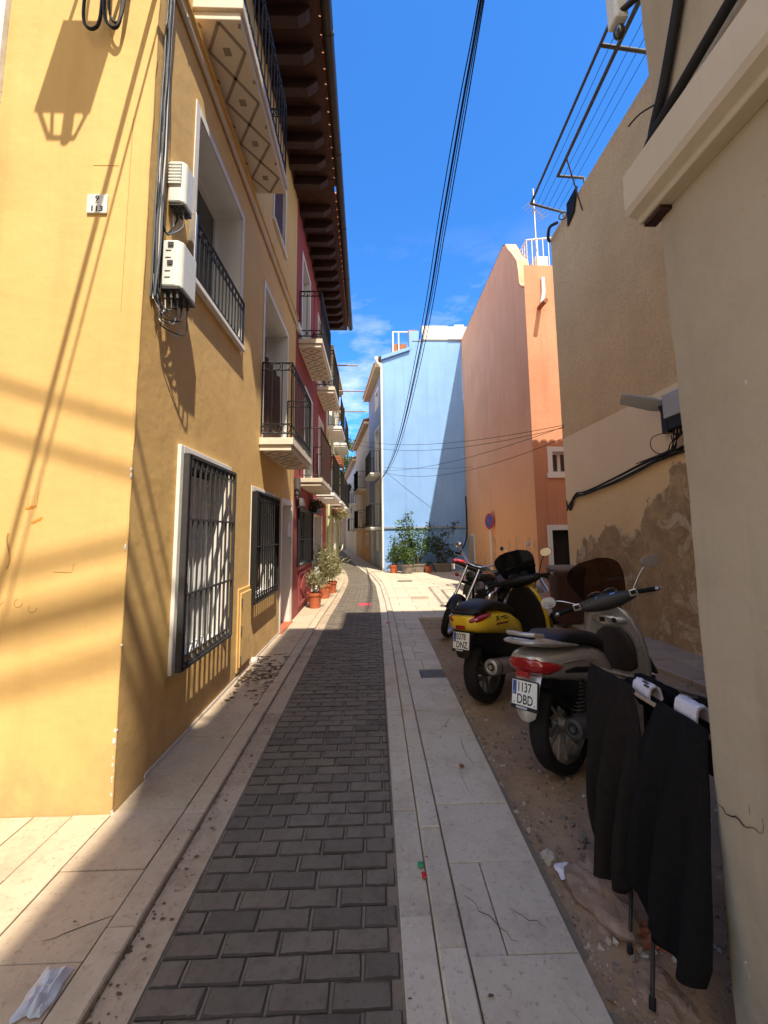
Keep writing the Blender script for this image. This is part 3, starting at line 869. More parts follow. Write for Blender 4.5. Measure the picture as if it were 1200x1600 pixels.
def orange_worn():
    t = NT('worn orange render')
    n1 = t.noise(.8, 6, .62); n2 = t.noise(1.0, 5, .6, stretch=(4, 4, .3))
    col = t.mix(t.ramp(n1, [(.36, 0), (.66, 1)]), (.86, .44, .255), (.78, .385, .21))
    col = t.mix(t.math('MULTIPLY', t.ramp(n2, [(.5, 0), (.72, 1)]), .35), col, (.52, .30, .21))
    z = t.xyz()[2]; y = t.xyz()[1]
    n3 = t.noise(1.3, 6, .7, stretch=(1, 1.6, .7))
    # stronger orange band low on the wall, with an uneven upper edge
    band = t.node('ShaderNodeMapRange', clamp=True); t.link(t.math('ADD', z, t.math('MULTIPLY', n1, 1.6)), band.inputs[0])
    band.inputs[1].default_value = 4.6; band.inputs[2].default_value = 2.4
    col = t.mix(t.math('MULTIPLY', band.outputs[0], .75), col, (.86, .42, .16))
    low = t.math('MULTIPLY', t.math('LESS_THAN', z, 1.35), t.math('GREATER_THAN', n3, .56))
    col = t.mix(t.math('MULTIPLY', low, .8), col, (.55, .34, .15))
    g = t.noise(200, 3, .6); l = t.noise(4, 4, .55)
    nr = t.bump(l, .3, .035); nr = t.bump(g, .25, .004, nr)
    return t.out(col, .9, nr)


M_orangew = orange_worn()
OH = thing('orange_house', 'terracotta orange house with a blank side wall and curved parapet', 'house', (5.5, 12.5, 0))
ow = (4.20, 4.60, 2.84, 3.34, .14); od = (4.10, 4.95, .05, 1.52, .2)
m = MB(); facade(m, V(0, 9.3, 0), X, V(0, -1, 0), 3.75, 7, -.1, 8.0, [ow, od]); m.build('front_wall', [M_orange, M_trim], OH, recalc=False)
prof = [(9.31, 7.45), (9.45, 7.52), (9.62, 7.75), (9.66, 8.12), (9.72, 8.42), (10.0, 8.8), (10.28, 9.14), (10.5, 9.46), (10.72, 9.58), (11.4, 9.56), (16.18, 9.48)]
m = MB()
side = [(9.301, -.1)] + [(9.301, 7.45)] + prof[1:] + [(16.18, -.1)]
m.add([V(3.75, a, b) for a, b in side], [tuple(range(len(side)))])
top = [[V(3.75, a, b), V(4.05, a, b)] for a, b in prof]
m.loft([[p[0], p[1], p[1] - Z * .9, p[0] - Z * .02] for p in top], True, True, True)
m.build('side_wall', M_orangew, OH, recalc=False)
m = MB(); m.box(4.05, 9.31, 7.0, 7, 9.7, 7.99); m.box(3.76, 9.7, 0, 7, 16.1, 7.0); m.build('body', M_orange, OH)
surr(OH, V(0, 9.3, 0), X, V(0, -1, 0), (ow,), .12, True); surr(OH, V(0, 9.3, 0), X, V(0, -1, 0), (od,), .12)
window(OH, V(0, 9.3, 0), X, V(0, -1, 0), ow, .12, split=2)
m = MB(); m.box(4.1, 9.46, .05, 4.95, 9.5, 1.52)
for i in range(7): m.cyl(V(4.16 + i * .12, 9.44, .05), V(4.16 + i * .12, 9.44, 1.5), .012, n=6)
m.build('door', M_dark, OH)
m = MB(); m.cyl(V(4.09, 9.31, 6.9), V(4.09, 8.92, 6.86), .055, n=12); m.build('water_spout', M_tile, OH, smooth=50)
m = MB()
m.tube([V(4.2, 9.28, 7.65), V(4.2, 9.27, 7.3), V(4.15, 9.28, 7.0)], .05, n=8)
m.build('vent_pipe', M_trim, OH, smooth=50)
m = MB(); rail_bars(m, V(4.06, 9.8, 0), V(6.5, 9.45, 0), 8.0, 9.05, .13, r=.012, top=.02); rail_bars(m, V(4.06, 11.6, 0), V(4.06, 9.8, 0), 8.0, 9.05, .13, r=.012, top=.02); m.build('terrace_railing', M_whitewood, OH, smooth=40)
m = MB(); m.box(4.45, 10.2, 7.9, 4.8, 10.6, 8.9); m.build('chimney', M_trim, OH, bevel=.02)
m = MB(); m.box(3.72, 15.05, .02, 3.748, 15.6, 1.42); m.build('side_door_frame', M_trim, OH, bevel=.004)
m = MB(); m.box(3.705, 15.13, .04, 3.719, 15.52, 1.34); m.build('side_door', M_plasticgrey, OH)

# ------------------------------------------------------------------ beige house with flaking plaster


def beigemat():
    t = NT('flaking beige render')
    xyz = t.xyz(); y, z = xyz[1], xyz[2]
    n1 = t.noise(.8, 6, .6); n2 = t.noise(3.2, 7, .7); n3 = t.noise(11, 5, .7); g = t.noise(120, 4, .7); gr = t.noise(38, 5, .75)
    upper = t.mix(t.ramp(n1, [(.38, 0), (.66, 1)]), (.82, .575, .29), (.71, .48, .23))
    upper = t.mix(t.math('MULTIPLY', t.ramp(gr, [(.46, 0), (.64, 1)]), .55), upper, (.46, .32, .175))
    mid = t.mix(t.ramp(n1, [(.35, 0), (.7, 1)]), (.87, .67, .43), (.82, .615, .38))
    low = t.mix(t.ramp(n1, [(.35, 0), (.7, 1)]), (.84, .62, .34), (.79, .54, .26))
    zc = t.node('ShaderNodeFloatCurve'); cv = zc.mapping.curves[0]
    # cable line height against y (yellow paint below it), both scaled into 0..1
    yn = t.node('ShaderNodeMapRange', clamp=True); t.link(y, yn.inputs[0]); yn.inputs[1].default_value = 4.4; yn.inputs[2].default_value = 7.9
    t.link(yn.outputs[0], zc.inputs['Value'])
    pk = [(4.4, 2.32), (4.84, 2.25), (5.0, 2.22), (5.15, 1.98), (5.46, 1.88), (5.67, 1.53), (6.05, 1.44), (6.35, 1.60), (6.51, 1.56), (6.79, 1.28), (7.05, 1.45), (7.23, 1.42), (7.4, 1.05), (7.49, 1.2), (7.62, .75), (7.9, .5)]
    pts = [((a - 4.4) / 3.5, b / 4) for a, b in pk]
    while len(cv.points) < len(pts): cv.points.new(.5, .5)
    for p, q in zip(cv.points, pts): p.location = q; p.handle_type = 'VECTOR'
    zc.mapping.update()
    edge = t.math('MULTIPLY', zc.outputs[0], 4.0)
    jag = t.math('MULTIPLY', t.math('SUBTRACT', n2, .5), .62); jag = t.math('ADD', jag, t.math('MULTIPLY', t.math('SUBTRACT', n3, .5), .2))
    d = t.math('ADD', t.math('SUBTRACT', edge, z), jag)            # >0 where the paint has gone
    peel = t.math('GREATER_THAN', d, 0)
    flake = t.math('MULTIPLY', t.math('GREATER_THAN', n2, .70), t.math('LESS_THAN', z, 1.2))
    under = t.mix(t.ramp(n2, [(.32, 0), (.62, 1)]), (.56, .385, .19), (.37, .24, .12))
    under = t.mix(t.math('MULTIPLY', t.ramp(n3, [(.53, 0), (.60, 1)]), .22), under, (.40, .29, .18))
    n6 = t.noise(2.4, 7, .70, dist=.8)
    under = t.mix(t.math('MULTIPLY', t.ramp(n6, [(.55, 0), (.63, 1)]), .75), under, (.62, .50, .34))
    under = t.mix(t.math('MULTIPLY', t.ramp(n6, [(.50, 0), (.53, 1), (.56, 0)]), .5), under, (.17, .105, .055))
    lower = t.mix(peel, low, under)
    lower = t.mix(flake, lower, (.50, .40, .27))
    rim = t.math('MULTIPLY', t.math('LESS_THAN', t.math('ABSOLUTE', t.math('ADD', d, .012)), .014), .7)
    lower = t.mix(rim, lower, (.66, .52, .33))
    yel = t.math('GREATER_THAN', t.math('ADD', z, t.math('MULTIPLY', t.math('SUBTRACT', n2, .5), .08)), t.math('ADD', t.math('MULTIPLY', t.math('SUBTRACT', y, 7.8), -.128), 2.06))
    low2 = t.mix(yel, lower, mid)
    up = t.math('GREATER_THAN', t.math('ADD', z, t.math('MULTIPLY', t.math('SUBTRACT', n3, .5), .03)), 3.30)
    col = t.mix(up, low2, upper)
    h = t.math('ADD', t.math('MULTIPLY', t.math('SUBTRACT', 1.0, t.math('MULTIPLY', peel, t.math('SUBTRACT', 1.0, yel))), .6), t.math('MULTIPLY', n3, .35))
    nr = t.bump(h, .9, .03); nr = t.bump(t.math('MULTIPLY', gr, t.math('ADD', t.math('MULTIPLY', up, .8), .2)), .9, .025, nr); nr = t.bump(g, .3, .004, nr)
    return t.out(col, .92, nr)


M_beige = beigemat()
EH = thing('beige_house', 'tall beige house on the right whose lower plaster is flaking off', 'house', (5.4, 4.5, 0))
m = MB()
m.quad(V(3.75, 1.32, -.1), V(3.75, 7.8, -.1), V(3.75, 7.8, 7.56), V(3.75, 1.32, 7.56))
m.quad(V(3.75, 7.8, -.1), V(8, 7.8, -.1), V(8, 7.8, 5.95), V(3.75, 7.8, 5.95)); m.quad(V(3.75, 7.8, 5.95), V(4.0, 7.8, 5.95), V(4.0, 7.8, 7.56), V(3.75, 7.8, 7.56))
m.quad(V(4.0, 1.32, 5.9), V(4.0, 7.8, 5.9), V(4.0, 7.8, 7.56), V(4.0, 1.32, 7.56)); m.quad(V(3.75, 1.32, 7.56), V(3.75, 7.8, 7.56), V(4.0, 7.8, 7.56), V(4.0, 1.32, 7.56))
m.quad(V(4.0, 1.32, 5.92), V(8, 1.32, 5.92), V(8, 7.8, 5.92), V(4.0, 7.8, 5.92)); m.quad(V(8, 1.32, -.1), V(8, 7.8, -.1), V(8, 7.8, 6.25), V(8, 1.32, 6.25))
m.build('wall', M_beige, EH, recalc=False)
m = MB()
for i in range(20):
    x = 4.1 + i * .2
    r0 = [V(x + .1 * math.cos(a), 7.95, 5.95 + .09 * math.sin(a)) for a in [math.pi * k / 8 for k in range(9)]]
    m.loft([r0, [V(p.x, 6.4, p.z + .35) for p in r0]], False, False, False)
m.build('roof_tile', M_tile, EH, smooth=60)

# ------------------------------------------------------------------ grey beige house next to the camera
NH = thing('corner_house', 'grey beige house filling the right edge, with a cream cornice above head height', 'house', (3, -2, 0))
m = MB()
w = MB()
nz = 110
# street wall with slightly uneven arris
w.quad(V(1.03, 1.32, -.1), V(1.03, -12, -.1), V(1.03, -12, 11.9), V(1.03, 1.32, 11.9))
w.v = []; w.f = []; w.mi = []
xs = lambda z: 1.03 + .009 * noise.noise(V(.3, z * 1.6, .7)) + .005 * noise.noise(V(5, z * 7, 0))
ys = lambda z: 1.32 + .009 * noise.noise(V(9.3, z * 1.6, .7))
rows = []
for i in range(nz + 1):
    z = -.1 + 9.6 * i / nz
    rows.append([V(1.03, -12, z), V(1.03, -2, z), V(1.03, .9, z), V(xs(z) + .0, ys(z) - .02, z), V(xs(z) + .006, ys(z) - .005, z), V(xs(z) + .02, ys(z), z), V(1.6, 1.32, z), V(6, 1.32, z), V(6, -12, z)])
w.loft(rows, False, True, True)
w.box(1.031, -12, 9.5, 1.85, 0, 11.9); w.box(1.85, -11.99, 9.5, 6, 1.319, 11.9)
w.build('wall', M_grey, NH, smooth=30)
m = MB(); m.box(1.06, -4.32, 11.9, 1.42, -3.86, 12.85); m.box(1.03, -4.36, 12.85, 1.45, -3.82, 12.93); m.build('chimney', M_grey, NH)  # unseen roof stack, added to cast a shadow on the yellow wall's foot
m = MB()
pr = [(0, 0), (-.055, .0), (-.062, .015), (-.095, .03), (-.105, .05), (-.105, .185), (-.09, .20), (-.02, .22), (0, .24)]
# cornice, hollow return at its end
cpts = [(1.03 + a, 2.60 + b) for a, b in pr]
m.loft([[V(a, 1.345, b) for a, b in cpts], [V(a, -6, b) for a, b in cpts]])
m.build('cornice', M_trimcream, NH, bevel=.004)
m = MB(); m.box(.985, 1.25, 2.585, 1.028, 1.335, 2.60); m.build('cornice_batten', M_brown, NH)
# crack and chips
m = MB()
ck = [(1.305, .515), (1.293, .509), (1.283, .512), (1.272, .500), (1.262, .503), (1.25, .507), (1.238, .515), (1.226, .513), (1.215, .506), (1.203, .509), (1.19, .519), (1.178, .523), (1.165, .520), (1.155, .527)]
m.tube([V(1.0292, a, b + .17) for a, b in ck], [.0006, .0008, .0012, .0009, .0016, .0019, .0022, .0016, .0018, .0012, .0010, .0011, .0008, .0004], n=5)
m.tube([V(1.0295, 1.155, .697), V(1.0295, 1.150, .715), V(1.0295, 1.152, .735)], .0005, n=4)
m.tube([V(1.0295, 1.19, .72), V(1.0295, 1.188, .745)], .0004, n=4)
m.build('wall_crack', M_dark, NH)
for (y_, z_, r_) in ((1.235, .245, .009), (1.243, .275, .004), (1.252, .30, .003), (1.06, 1.9, .006), (.98, 1.45, .005)):
    m = MB(); m.ell((0, 0, 0), .0022, r_ * .7, r_ * 1.5, 12, 8); m.v = [V(1.03 + q.x, y_ + q.y * (1 + .3 * math.sin(q.z * 400)), z_ + q.z) for q in m.v]; m.build('flaked_spot', M_trimcream, NH, smooth=60)
# house across the side lane, behind the camera
BHd = thing('lane_house', 'cream house across the side lane, behind the camera', 'house', (-4, -5, 0))
m = MB(); m.box(-7.5, -10, -.1, -1.75, -1.95, 7.2); m.build('wall', M_cream, BHd)
m = MB(); m.loft([[V(-7.6, -10.1, 7.2), V(-1.65, -10.1, 7.2), V(-1.65, -1.85, 7.2), V(-7.6, -1.85, 7.2)], [V(-7.6, -10.1, 7.3), V(-1.65, -10.1, 7.3), V(-1.65, -1.85, 7.3), V(-7.6, -1.85, 7.3)]]); m.build('roof', M_tile, BHd)
# white house whose flank shows at the left edge
WL = thing('white_building', 'white house whose wall shows as a strip at the upper left edge', 'house', (-4, 1.8, 0))
m = MB(); m.box(-6.5, 2.365, -.1, -2.362, 7.2, 8.0); m.build('wall', M_whitewall, WL)
# ------------------------------------------------------------------ ground, road and pavements
def grid_sheet(x0, x1, y0, y1, step, zf):
    nx = max(int((x1 - x0) / step), 1); ny = max(int((y1 - y0) / step), 1); m = MB()
    for j in range(ny + 1):
        for i in range(nx + 1):
            x = x0 + (x1 - x0) * i / nx; y = y0 + (y1 - y0) * j / ny
            m.v.append(V(x, y, zf(x, y)))
    for j in range(ny):
        for i in range(nx):
            a = j * (nx + 1) + i; m.f.append([a, a + 1, a + nx + 2, a + nx + 1]); m.mi.append(0)
    return m


tag(MB().quad(V(-400, -400, -.16), V(400, -400, -.16), V(400, 400, -.16), V(-400, 400, -.16)).build('ground', M_dirt, recalc=False), kind='structure')


def dz(x, y):
    z = .018 * noise.noise(V(x * 1.7, y * 1.7, 3)) + .010 * noise.noise(V(x * 6, y * 6, 9)) + .006 * noise.noise(V(x * 17, y * 17, 1)) - .012
    e = min(1, max(0, (x - .72) / .15)); z = z * e - .03 * (1 - e) * 0 - .012 * (1 - e)
    if y < 2.2 and x < 1.3:
        z += .025 * max(0, noise.noise(V(x * 4.3, y * 4.3, 5)))
    return z


tag(grid_sheet(.70, 3.2, -1.0, 7.35, .032, dz).build('dirt_yard', M_dirt, smooth=60, recalc=False, origin=(2, 3, 0)), kind='structure')

# road centre line data: y -> left edge, right edge
RL = [(-3, -.75), (1.4, -.766), (7.6, -.781), (9.5, -.745), (11.4, -.74), (13.0, -.76), (14.4, -.86), (16.4, -1.08), (19.3, -1.5), (23, -2.02), (34, -3.3), (56, -6.6)]
RR = [(-3, .075), (1.4, .089), (7.5, .135), (9.2, .13), (12, .07), (15, -.19), (18.5, -.66), (24, -1.4), (34, -2.62), (56, -5.6)]


def lerp_t(T, y):
    for (a, b), (c, d) in zip(T, T[1:]):
        if a <= y <= c: return b + (d - b) * (y - a) / (c - a)
    return T[-1][1] if y > T[-1][0] else T[0][1]


def sheet_between(fl, fr, ys, z):
    m = MB()
    m.loft([[V(fl(y), y, z), V(fr(y), y, z)] for y in ys], False, False, False)
    return m


eL = lambda y: lerp_t(RL, y); eR = lambda y: lerp_t(RR, y)
ys = [-3 + .5 * i for i in range(119)]
tag(sheet_between(lambda y: eL(y) - .02, lambda y: eR(y) + .02, ys, -.0045).build('road', M_joint, origin=(0, 0, 0), recalc=False), kind='structure')
# pavers, running bond, each with worn rounded edges
m = MB(); row = 0; y = .55; P = .092
while y < 40:
    pitch = P if y < 14 else .12
    w = .2045
    u = -w if row % 2 == 0 else -w / 2
    u += rnd.uniform(-.004, .004)
    a, b = eL(y) + .006, eR(y) - .006
    x = a + u
    while x < b:
        x0 = max(x + .0055, a); x1 = min(x + w - .0055, b)
        if x1 - x0 > .03:
            dy = rnd.uniform(-.0025, .0025)
            far = y > 12
            c = .006 if not far else .004
            zt = rnd.uniform(-.002, .0025)
            tilt = [rnd.uniform(-.0016, .0016) for _ in range(4)]
            y0, y1 = y + .0015 + dy * .5, y + pitch - .0015 + dy * .5
            if far:
                m.quad(V(x0, y0, zt), V(x1, y0, zt), V(x1, y1, zt), V(x0, y1, zt))
            else:
                m.worn_block(x0 + rnd.uniform(-.001, .001), y0, -.016, x1, y1, zt + .003, .0062, .0024)
        x += w
    y += pitch; row += 1
tag(m.build('road_paving', [M_brickpave, M_brickedge], origin=(0, 0, 0), recalc=False), kind='structure')


def slab_run(name, mat, fa, fb, y0, y1, pitch, z0, z1, c=.003, gap=.0025, jit=.002, splits=0, yj=.0, off=0):
    """paving slabs between two edge curves"""
    m = MB(); y = y0 + off
    while y < y1:
        yy = min(y + pitch + rnd.uniform(-yj, yj), y1)
        am, bm_ = (fa(y) + fa(yy)) / 2, (fb(y) + fb(yy)) / 2
        cuts = [0, 1]
        if splits and rnd.random() < splits: cuts = [0, rnd.choice((.35, .5, .62)), 1]
        for k in range(len(cuts) - 1):
            t0, t1 = cuts[k], cuts[k + 1]
            z = z1 + rnd.uniform(-jit, jit)
            A0 = fa(y) + (fb(y) - fa(y)) * t0 + gap; B0 = fa(y) + (fb(y) - fa(y)) * t1 - gap
            A1 = fa(yy) + (fb(yy) - fa(yy)) * t0 + gap; B1 = fa(yy) + (fb(yy) - fa(yy)) * t1 - gap
            ya, yb = y + gap, yy - gap
            j = lambda: rnd.uniform(-jit, jit) * .6
            lo = [V(A0, ya, z0), V(B0, ya, z0), V(B1, yb, z0), V(A1, yb, z0)]
            md = [V(A0, ya, z - c), V(B0, ya, z - c), V(B1, yb, z - c), V(A1, yb, z - c)]
            hi = [V(A0 + c, ya + c, z + j()), V(B0 - c, ya + c, z + j()), V(B1 - c, yb - c, z + j()), V(A1 + c, yb - c, z + j())]
            m.loft([lo, md, hi], False, True, True)
        y = yy
    o = m.build(name, mat, origin=(0, 0, 0), recalc=False)
    return tag(o, kind='structure')


kL = lambda y: eL(y) - .135           # left kerb edge
SB = -.045                            # slab bed
tag(sheet_between(lambda y: -1.45 if y < 17 else eL(y) - .9, lambda y: eL(y), ys, -.004).build('pavement_bed', M_joint, origin=(0, 0, 0), recalc=False), kind='structure')
tag(sheet_between(lambda y: eR(y), lambda y: .76 if y < 7.3 else eR(y) + .3, ys[:22], -.005).build('pavement_bed', M_joint, origin=(0, 0, 0), recalc=False), kind='structure')
slab_run('gutter_channel', M_gut, kL, lambda y: eL(y), -2, 40, .8, SB, .004, .002, .0015, .002, yj=.02)
slab_run('kerb', M_slab, lambda y: kL(y) - .117, lambda y: kL(y) - .003, -2, 40, .62, SB, .030, .006, .0012, .002, yj=.03)
slab_run('pavement', M_slab, lambda y: -1.395 if y < 17 else kL(y) - .8, lambda y: kL(y) - .119, -2, 40, .402, SB, .028, .002, .0018, .003, splits=.0, yj=.006)
# side lane flags in front of the yellow house
m = MB()
for i, (xa, xb) in enumerate([(-1.60, -1.40), (-1.80, -1.605), (-2.2, -1.805), (-2.6, -2.205), (-3.0, -2.605), (-3.4, -3.005), (-3.8, -3.405), (-4.2, -3.805)]):
    y = 2.40
    while y > -2:
        L = rnd.choice((.4, .6, .8)); z = .026 + rnd.uniform(-.002, .002)
        m.chbox(xa + .002, y - L + .002, SB, xb - .002, y - .002, z, .003, jit=.002); y -= L
tag(m.build('pavement', M_slab, origin=(0, 0, 0), recalc=False), kind='structure')
# right hand side
kR = lambda y: eR(y) + .128
slab_run('gutter_channel', M_slabR, lambda y: eR(y) + .004, kR, -2, 24, .62, SB, .006, .003, .0012, .003, yj=.04)
slab_run('kerb', M_slabR, lambda y: kR(y) + .003, lambda y: kR(y) + .106, -2, 24, .60, SB, .030, .006, .0012, .003, yj=.03)
sR = lambda y: .715 + (min(max(y, 1.4), 7.3) - 1.4) * .0118
slab_run('pavement', M_slabR, lambda y: kR(y) + .109, sR, -2, 4.36, .402, SB, .026, .003, .002, .003, splits=.2, yj=.01)
slab_run('pavement', M_slabR, lambda y: kR(y) + .109, lambda y: .49, 4.36, 4.62, .26, SB, .026, .004, .003, .004)
slab_run('pavement', M_slabR, lambda y: kR(y) + .109, sR, 4.62, 7.34, .30, SB, .026, .003, .002, .003, splits=.7, yj=.05)
m = MB(); m.chbox(.497, 4.365, SB, .745, 4.615, .020, .003)
mh = m.build('inspection_cover', M_iron2); tag(mh, 'small square iron inspection cover let into the right pavement', 'manhole cover')
# plaza between the road and the blue house
tag(grid_sheet(.2, 4.4, 7.3, 16.3, 1, lambda x, y: -.020).build('plaza_bed', M_joint, recalc=False, origin=(2, 10, 0)), kind='structure')
m = MB(); y = 7.345; r = 0
while y < 16.2:
    p = .40; x = .25 + (r % 2) * .3 - .6
    while x < 4.3:
        x0 = max(x, kR(y) + .11, kR(y + p) + .11 if y < 15.5 else .3); x1 = min(x + .6, 4.3)
        if x1 - x0 > .04:
            m.chbox(x0 + .0025, y + .0025, SB, x1 - .0025, min(y + p, 16.19) - .0025, .022 + rnd.uniform(-.002, .002), .003, jit=.001)
        x += .6
    y += p; r += 1
tag(m.build('plaza', M_plaza, origin=(2, 11, 0), recalc=False), kind='structure')
# concrete strip along the flaking wall
slab_run('concrete_strip', M_conc, lambda y: 3.02 + .08 * math.sin(y * 2.1), lambda y: 3.75, 1.4, 9.3, .75, SB - .03, .055, .012, .004, .008, splits=.4, yj=.15)
# right of the blue house: strip in front of the right row
slab_run('pavement', M_slabR, lambda y: eR(y) + .24, lambda y: lerp_t([(16, .40), (20.7, -.16), (27.9, -1.1), (39, -2.5)], y), 16.2, 38, .5, SB, .026, .004, .003, .003)
tag(sheet_between(lambda y: eR(y), lambda y: lerp_t([(16, .45), (20.7, -.1), (27.9, -1.05), (39, -2.45), (56, -4.6)], y), [16 + i for i in range(40)], -.021).build('pavement_bed', M_joint, origin=(0, 0, 0), recalc=False), kind='structure')

# loose stones and crumbs, past counting
m = MB()
for _ in range(3400):
    near = rnd.random()
    if near < .72:
        y = .9 + rnd.random() ** 1.5 * 3.5; x = .76 + rnd.random() ** 1.4 * (.9 + .2 * y)
    else:
        y = rnd.uniform(.9, 7.2); x = rnd.uniform(.78, 3.1)
    s = .0035 + .017 * rnd.random() ** 4
    z = dz(x, y)
    b = len(m.v); n = 5
    Mx = Euler((rnd.uniform(0, 6), rnd.uniform(0, 6), rnd.uniform(0, 6))).to_matrix()
    pts = [V(1, 0, 0), V(-1, 0, 0), V(0, 1, 0), V(0, -1, 0), V(0, 0, 1), V(0, 0, -1)]
    pts = [Mx @ V(p.x * rnd.uniform(.6, 1.3), p.y * rnd.uniform(.6, 1.3), p.z * rnd.uniform(.4, 1)) * s + V(x, y, z + s * .25) for p in pts]
    m.add(pts, [(0, 2, 4), (2, 1, 4), (1, 3, 4), (3, 0, 4), (2, 0, 5), (1, 2, 5), (3, 1, 5), (0, 3, 5)], rnd.choice((0, 0, 1)))
tag(m.build('gravel', [M_stone, M_stonelt], origin=(1.5, 3, 0), recalc=False), kind='stuff')
# crumbs in the left gutter and dead leaves
m = MB()
for _ in range(520):
    y = .9 + rnd.random() ** 1.6 * 8; x = kL(y) + rnd.random() ** 2.5 * .11 if rnd.random() < .8 else rnd.uniform(-1.35, .7)
    z = .006 if eL(y) > x > kL(y) else .034
    s = .003 + .006 * rnd.random() ** 2; a = rnd.uniform(0, 6)
    p = [V(x + s * 1.6 * math.cos(a + k) * rnd.uniform(.6, 1.2), y + s * math.sin(a + k) * rnd.uniform(.6, 1.2), z + rnd.uniform(0, .004)) for k in (0, 1.7, 3.2, 4.8)]
    m.add(p, [(0, 1, 2, 3)])
tag(m.build('litter_crumbs', plain('dry crumbs', (.16, .10, .055), .9, var=.5), origin=(-1, 3, 0), recalc=False), kind='stuff')


def boulder(name, c, r, mat, label, cat, seed, sq=(1, 1, .5)):
    m = MB(); m.ell((0, 0, 0), 1, 1, 1, 40, 24)
    m.v = [V(p.x * sq[0], p.y * sq[1], p.z * sq[2]) * r * (1 + .36 * noise.noise(p * 1.6 + V(seed, 0, 0)) + .20 * noise.noise(p * 4 + V(0, seed, 0)) + .10 * abs(noise.noise(p * 9 + V(0, 0, seed)))) + V(c) for p in m.v]
    return tag(m.build(name, mat, smooth=16), label, cat)


boulder('mortar_lump', (.95, 1.80, -.015), .145, M_mortar, 'large lump of old mortar lying in the dirt beside the pavement', 'rubble', 3, (1, 1.35, .55))
boulder('mortar_lump', (.93, 1.50, -.035), .10, M_mortar, 'flatter grey mortar lump in the dirt nearest the pavement edge', 'rubble', 8, (1, 1.2, .45))
boulder('broken_brick', (1.03, 1.66, .005), .055, M_brick, 'piece of broken red brick lying by the feet of the clothes airer', 'brick', 5, (1.3, .8, .6))
boulder('stone', (.80, 2.05, .0), .035, M_stonelt, 'pale stone against the edge of the right pavement', 'stone', 6, (1.1, .9, .7))
boulder('stone', (1.02, 2.16, .0), .02, M_stone, 'small brown stone in the dirt before the clothes airer', 'stone', 12, (1, 1, .7))


def crumple(name, c, r, mat, label, cat, h, seed, n=26):
    m = MB(); rows = []
    for i in range(n + 1):
        row = []
        for j in range(n + 1):
            u, v = i / n * 2 - 1, j / n * 2 - 1
            k = 1 + .25 * noise.noise(V(u * 1.5 + seed, v * 1.5, 0))
            x, y = u * r[0] * k, v * r[1] * k
            d = max(abs(u), abs(v))
            z = h * (1 - d ** 3) * (.55 + .8 * noise.noise(V(u * 2.2 + seed, v * 2.2, 1)) + .35 * abs(noise.noise(V(u * 6, v * 6, seed)))) + .004
            row.append(V(c) + V(x, y, max(z, .003)))
        rows.append(row)
    m.loft(rows, False, False, False)
    return tag(m.build(name, mat, smooth=25), label, cat)


def baggy():
    t = NT('thin white plastic'); n = t.noise(30, 3, .6)
    return t.out(t.mix(n, (.62, .64, .66), (.50, .53, .56)), .28, t.bump(n, .3, .006), Alpha=.86)


crumple('plastic_bag', (-1.075, 1.53, .03), (.045, .075), baggy(), 'crumpled thin white plastic bag on the left pavement', 'bag', .03, 2)
crumple('red_rag', (-.17, 8.85, .0), (.13, .11), M_redcloth, 'crumpled pinkish red rag lying on the road in the sun', 'rag', .03, 4, 16)
crumple('paper_scrap', (.84, 1.97, .0), (.035, .045), M_sock, 'torn scrap of white paper in the dirt by the pavement', 'litter', .02, 7, 12)
for (x, y, z, c, nm, lb) in ((.205, 2.02, .008, (.03, .28, .12), 'green', 'small green wrapper against the right kerb'), (.215, 1.96, .008, (.5, .02, .02), 'red', 'small red wrapper beside the green one on the kerb'), (.24, 6.9, .03, (.5, .03, .06), 'pink', 'small red scrap on the right kerb near the sunlit edge'), (.55, 2.75, .03, (.20, .05, .03), 'rust', 'dry reddish leaf on the right pavement slabs')):
    crumple('litter', (x, y, z), (.013, .016) if nm != 'pink' else (.03, .03), plain(nm + ' litter', c, .5), lb, 'litter', .012, hash(nm) % 7 * 0 + len(nm), 6)
# moss and mud stain clumps on the left pavement by the spout
m = MB()
for _ in range(260):
    x = -1.36 + rnd.random() ** 1.3 * .36; y = 4.6 + rnd.gauss(.0, .33)
    s = .006 + .018 * rnd.random() ** 2; a = rnd.uniform(0, 6)
    m.add([V(x + s * 1.5 * math.cos(a + k * 1.05) * rnd.uniform(.5, 1.2), y + s * math.sin(a + k * 1.05) * rnd.uniform(.5, 1.2), .0335 + rnd.uniform(0, .002)) for k in range(6)], [tuple(range(6))])
tag(m.build('mud_clods', plain('mud', (.12, .075, .045), .95, var=.4), origin=(-1.2, 4.6, 0), recalc=False), kind='stuff')
m = MB(); m.chbox(.75, 12.6, 0, 1.2, 12.9, .0285, .003); tag(m.build('drain_cover', M_iron2), 'small dark drain cover in the sunlit plaza near the planters', 'manhole cover')
m = MB(); m.chbox(.86, 9.35, 0, 1.26, 9.7, .0285, .003); tag(m.build('drain_cover', M_conc), 'pale square cover in the middle of the sunlit plaza', 'manhole cover')

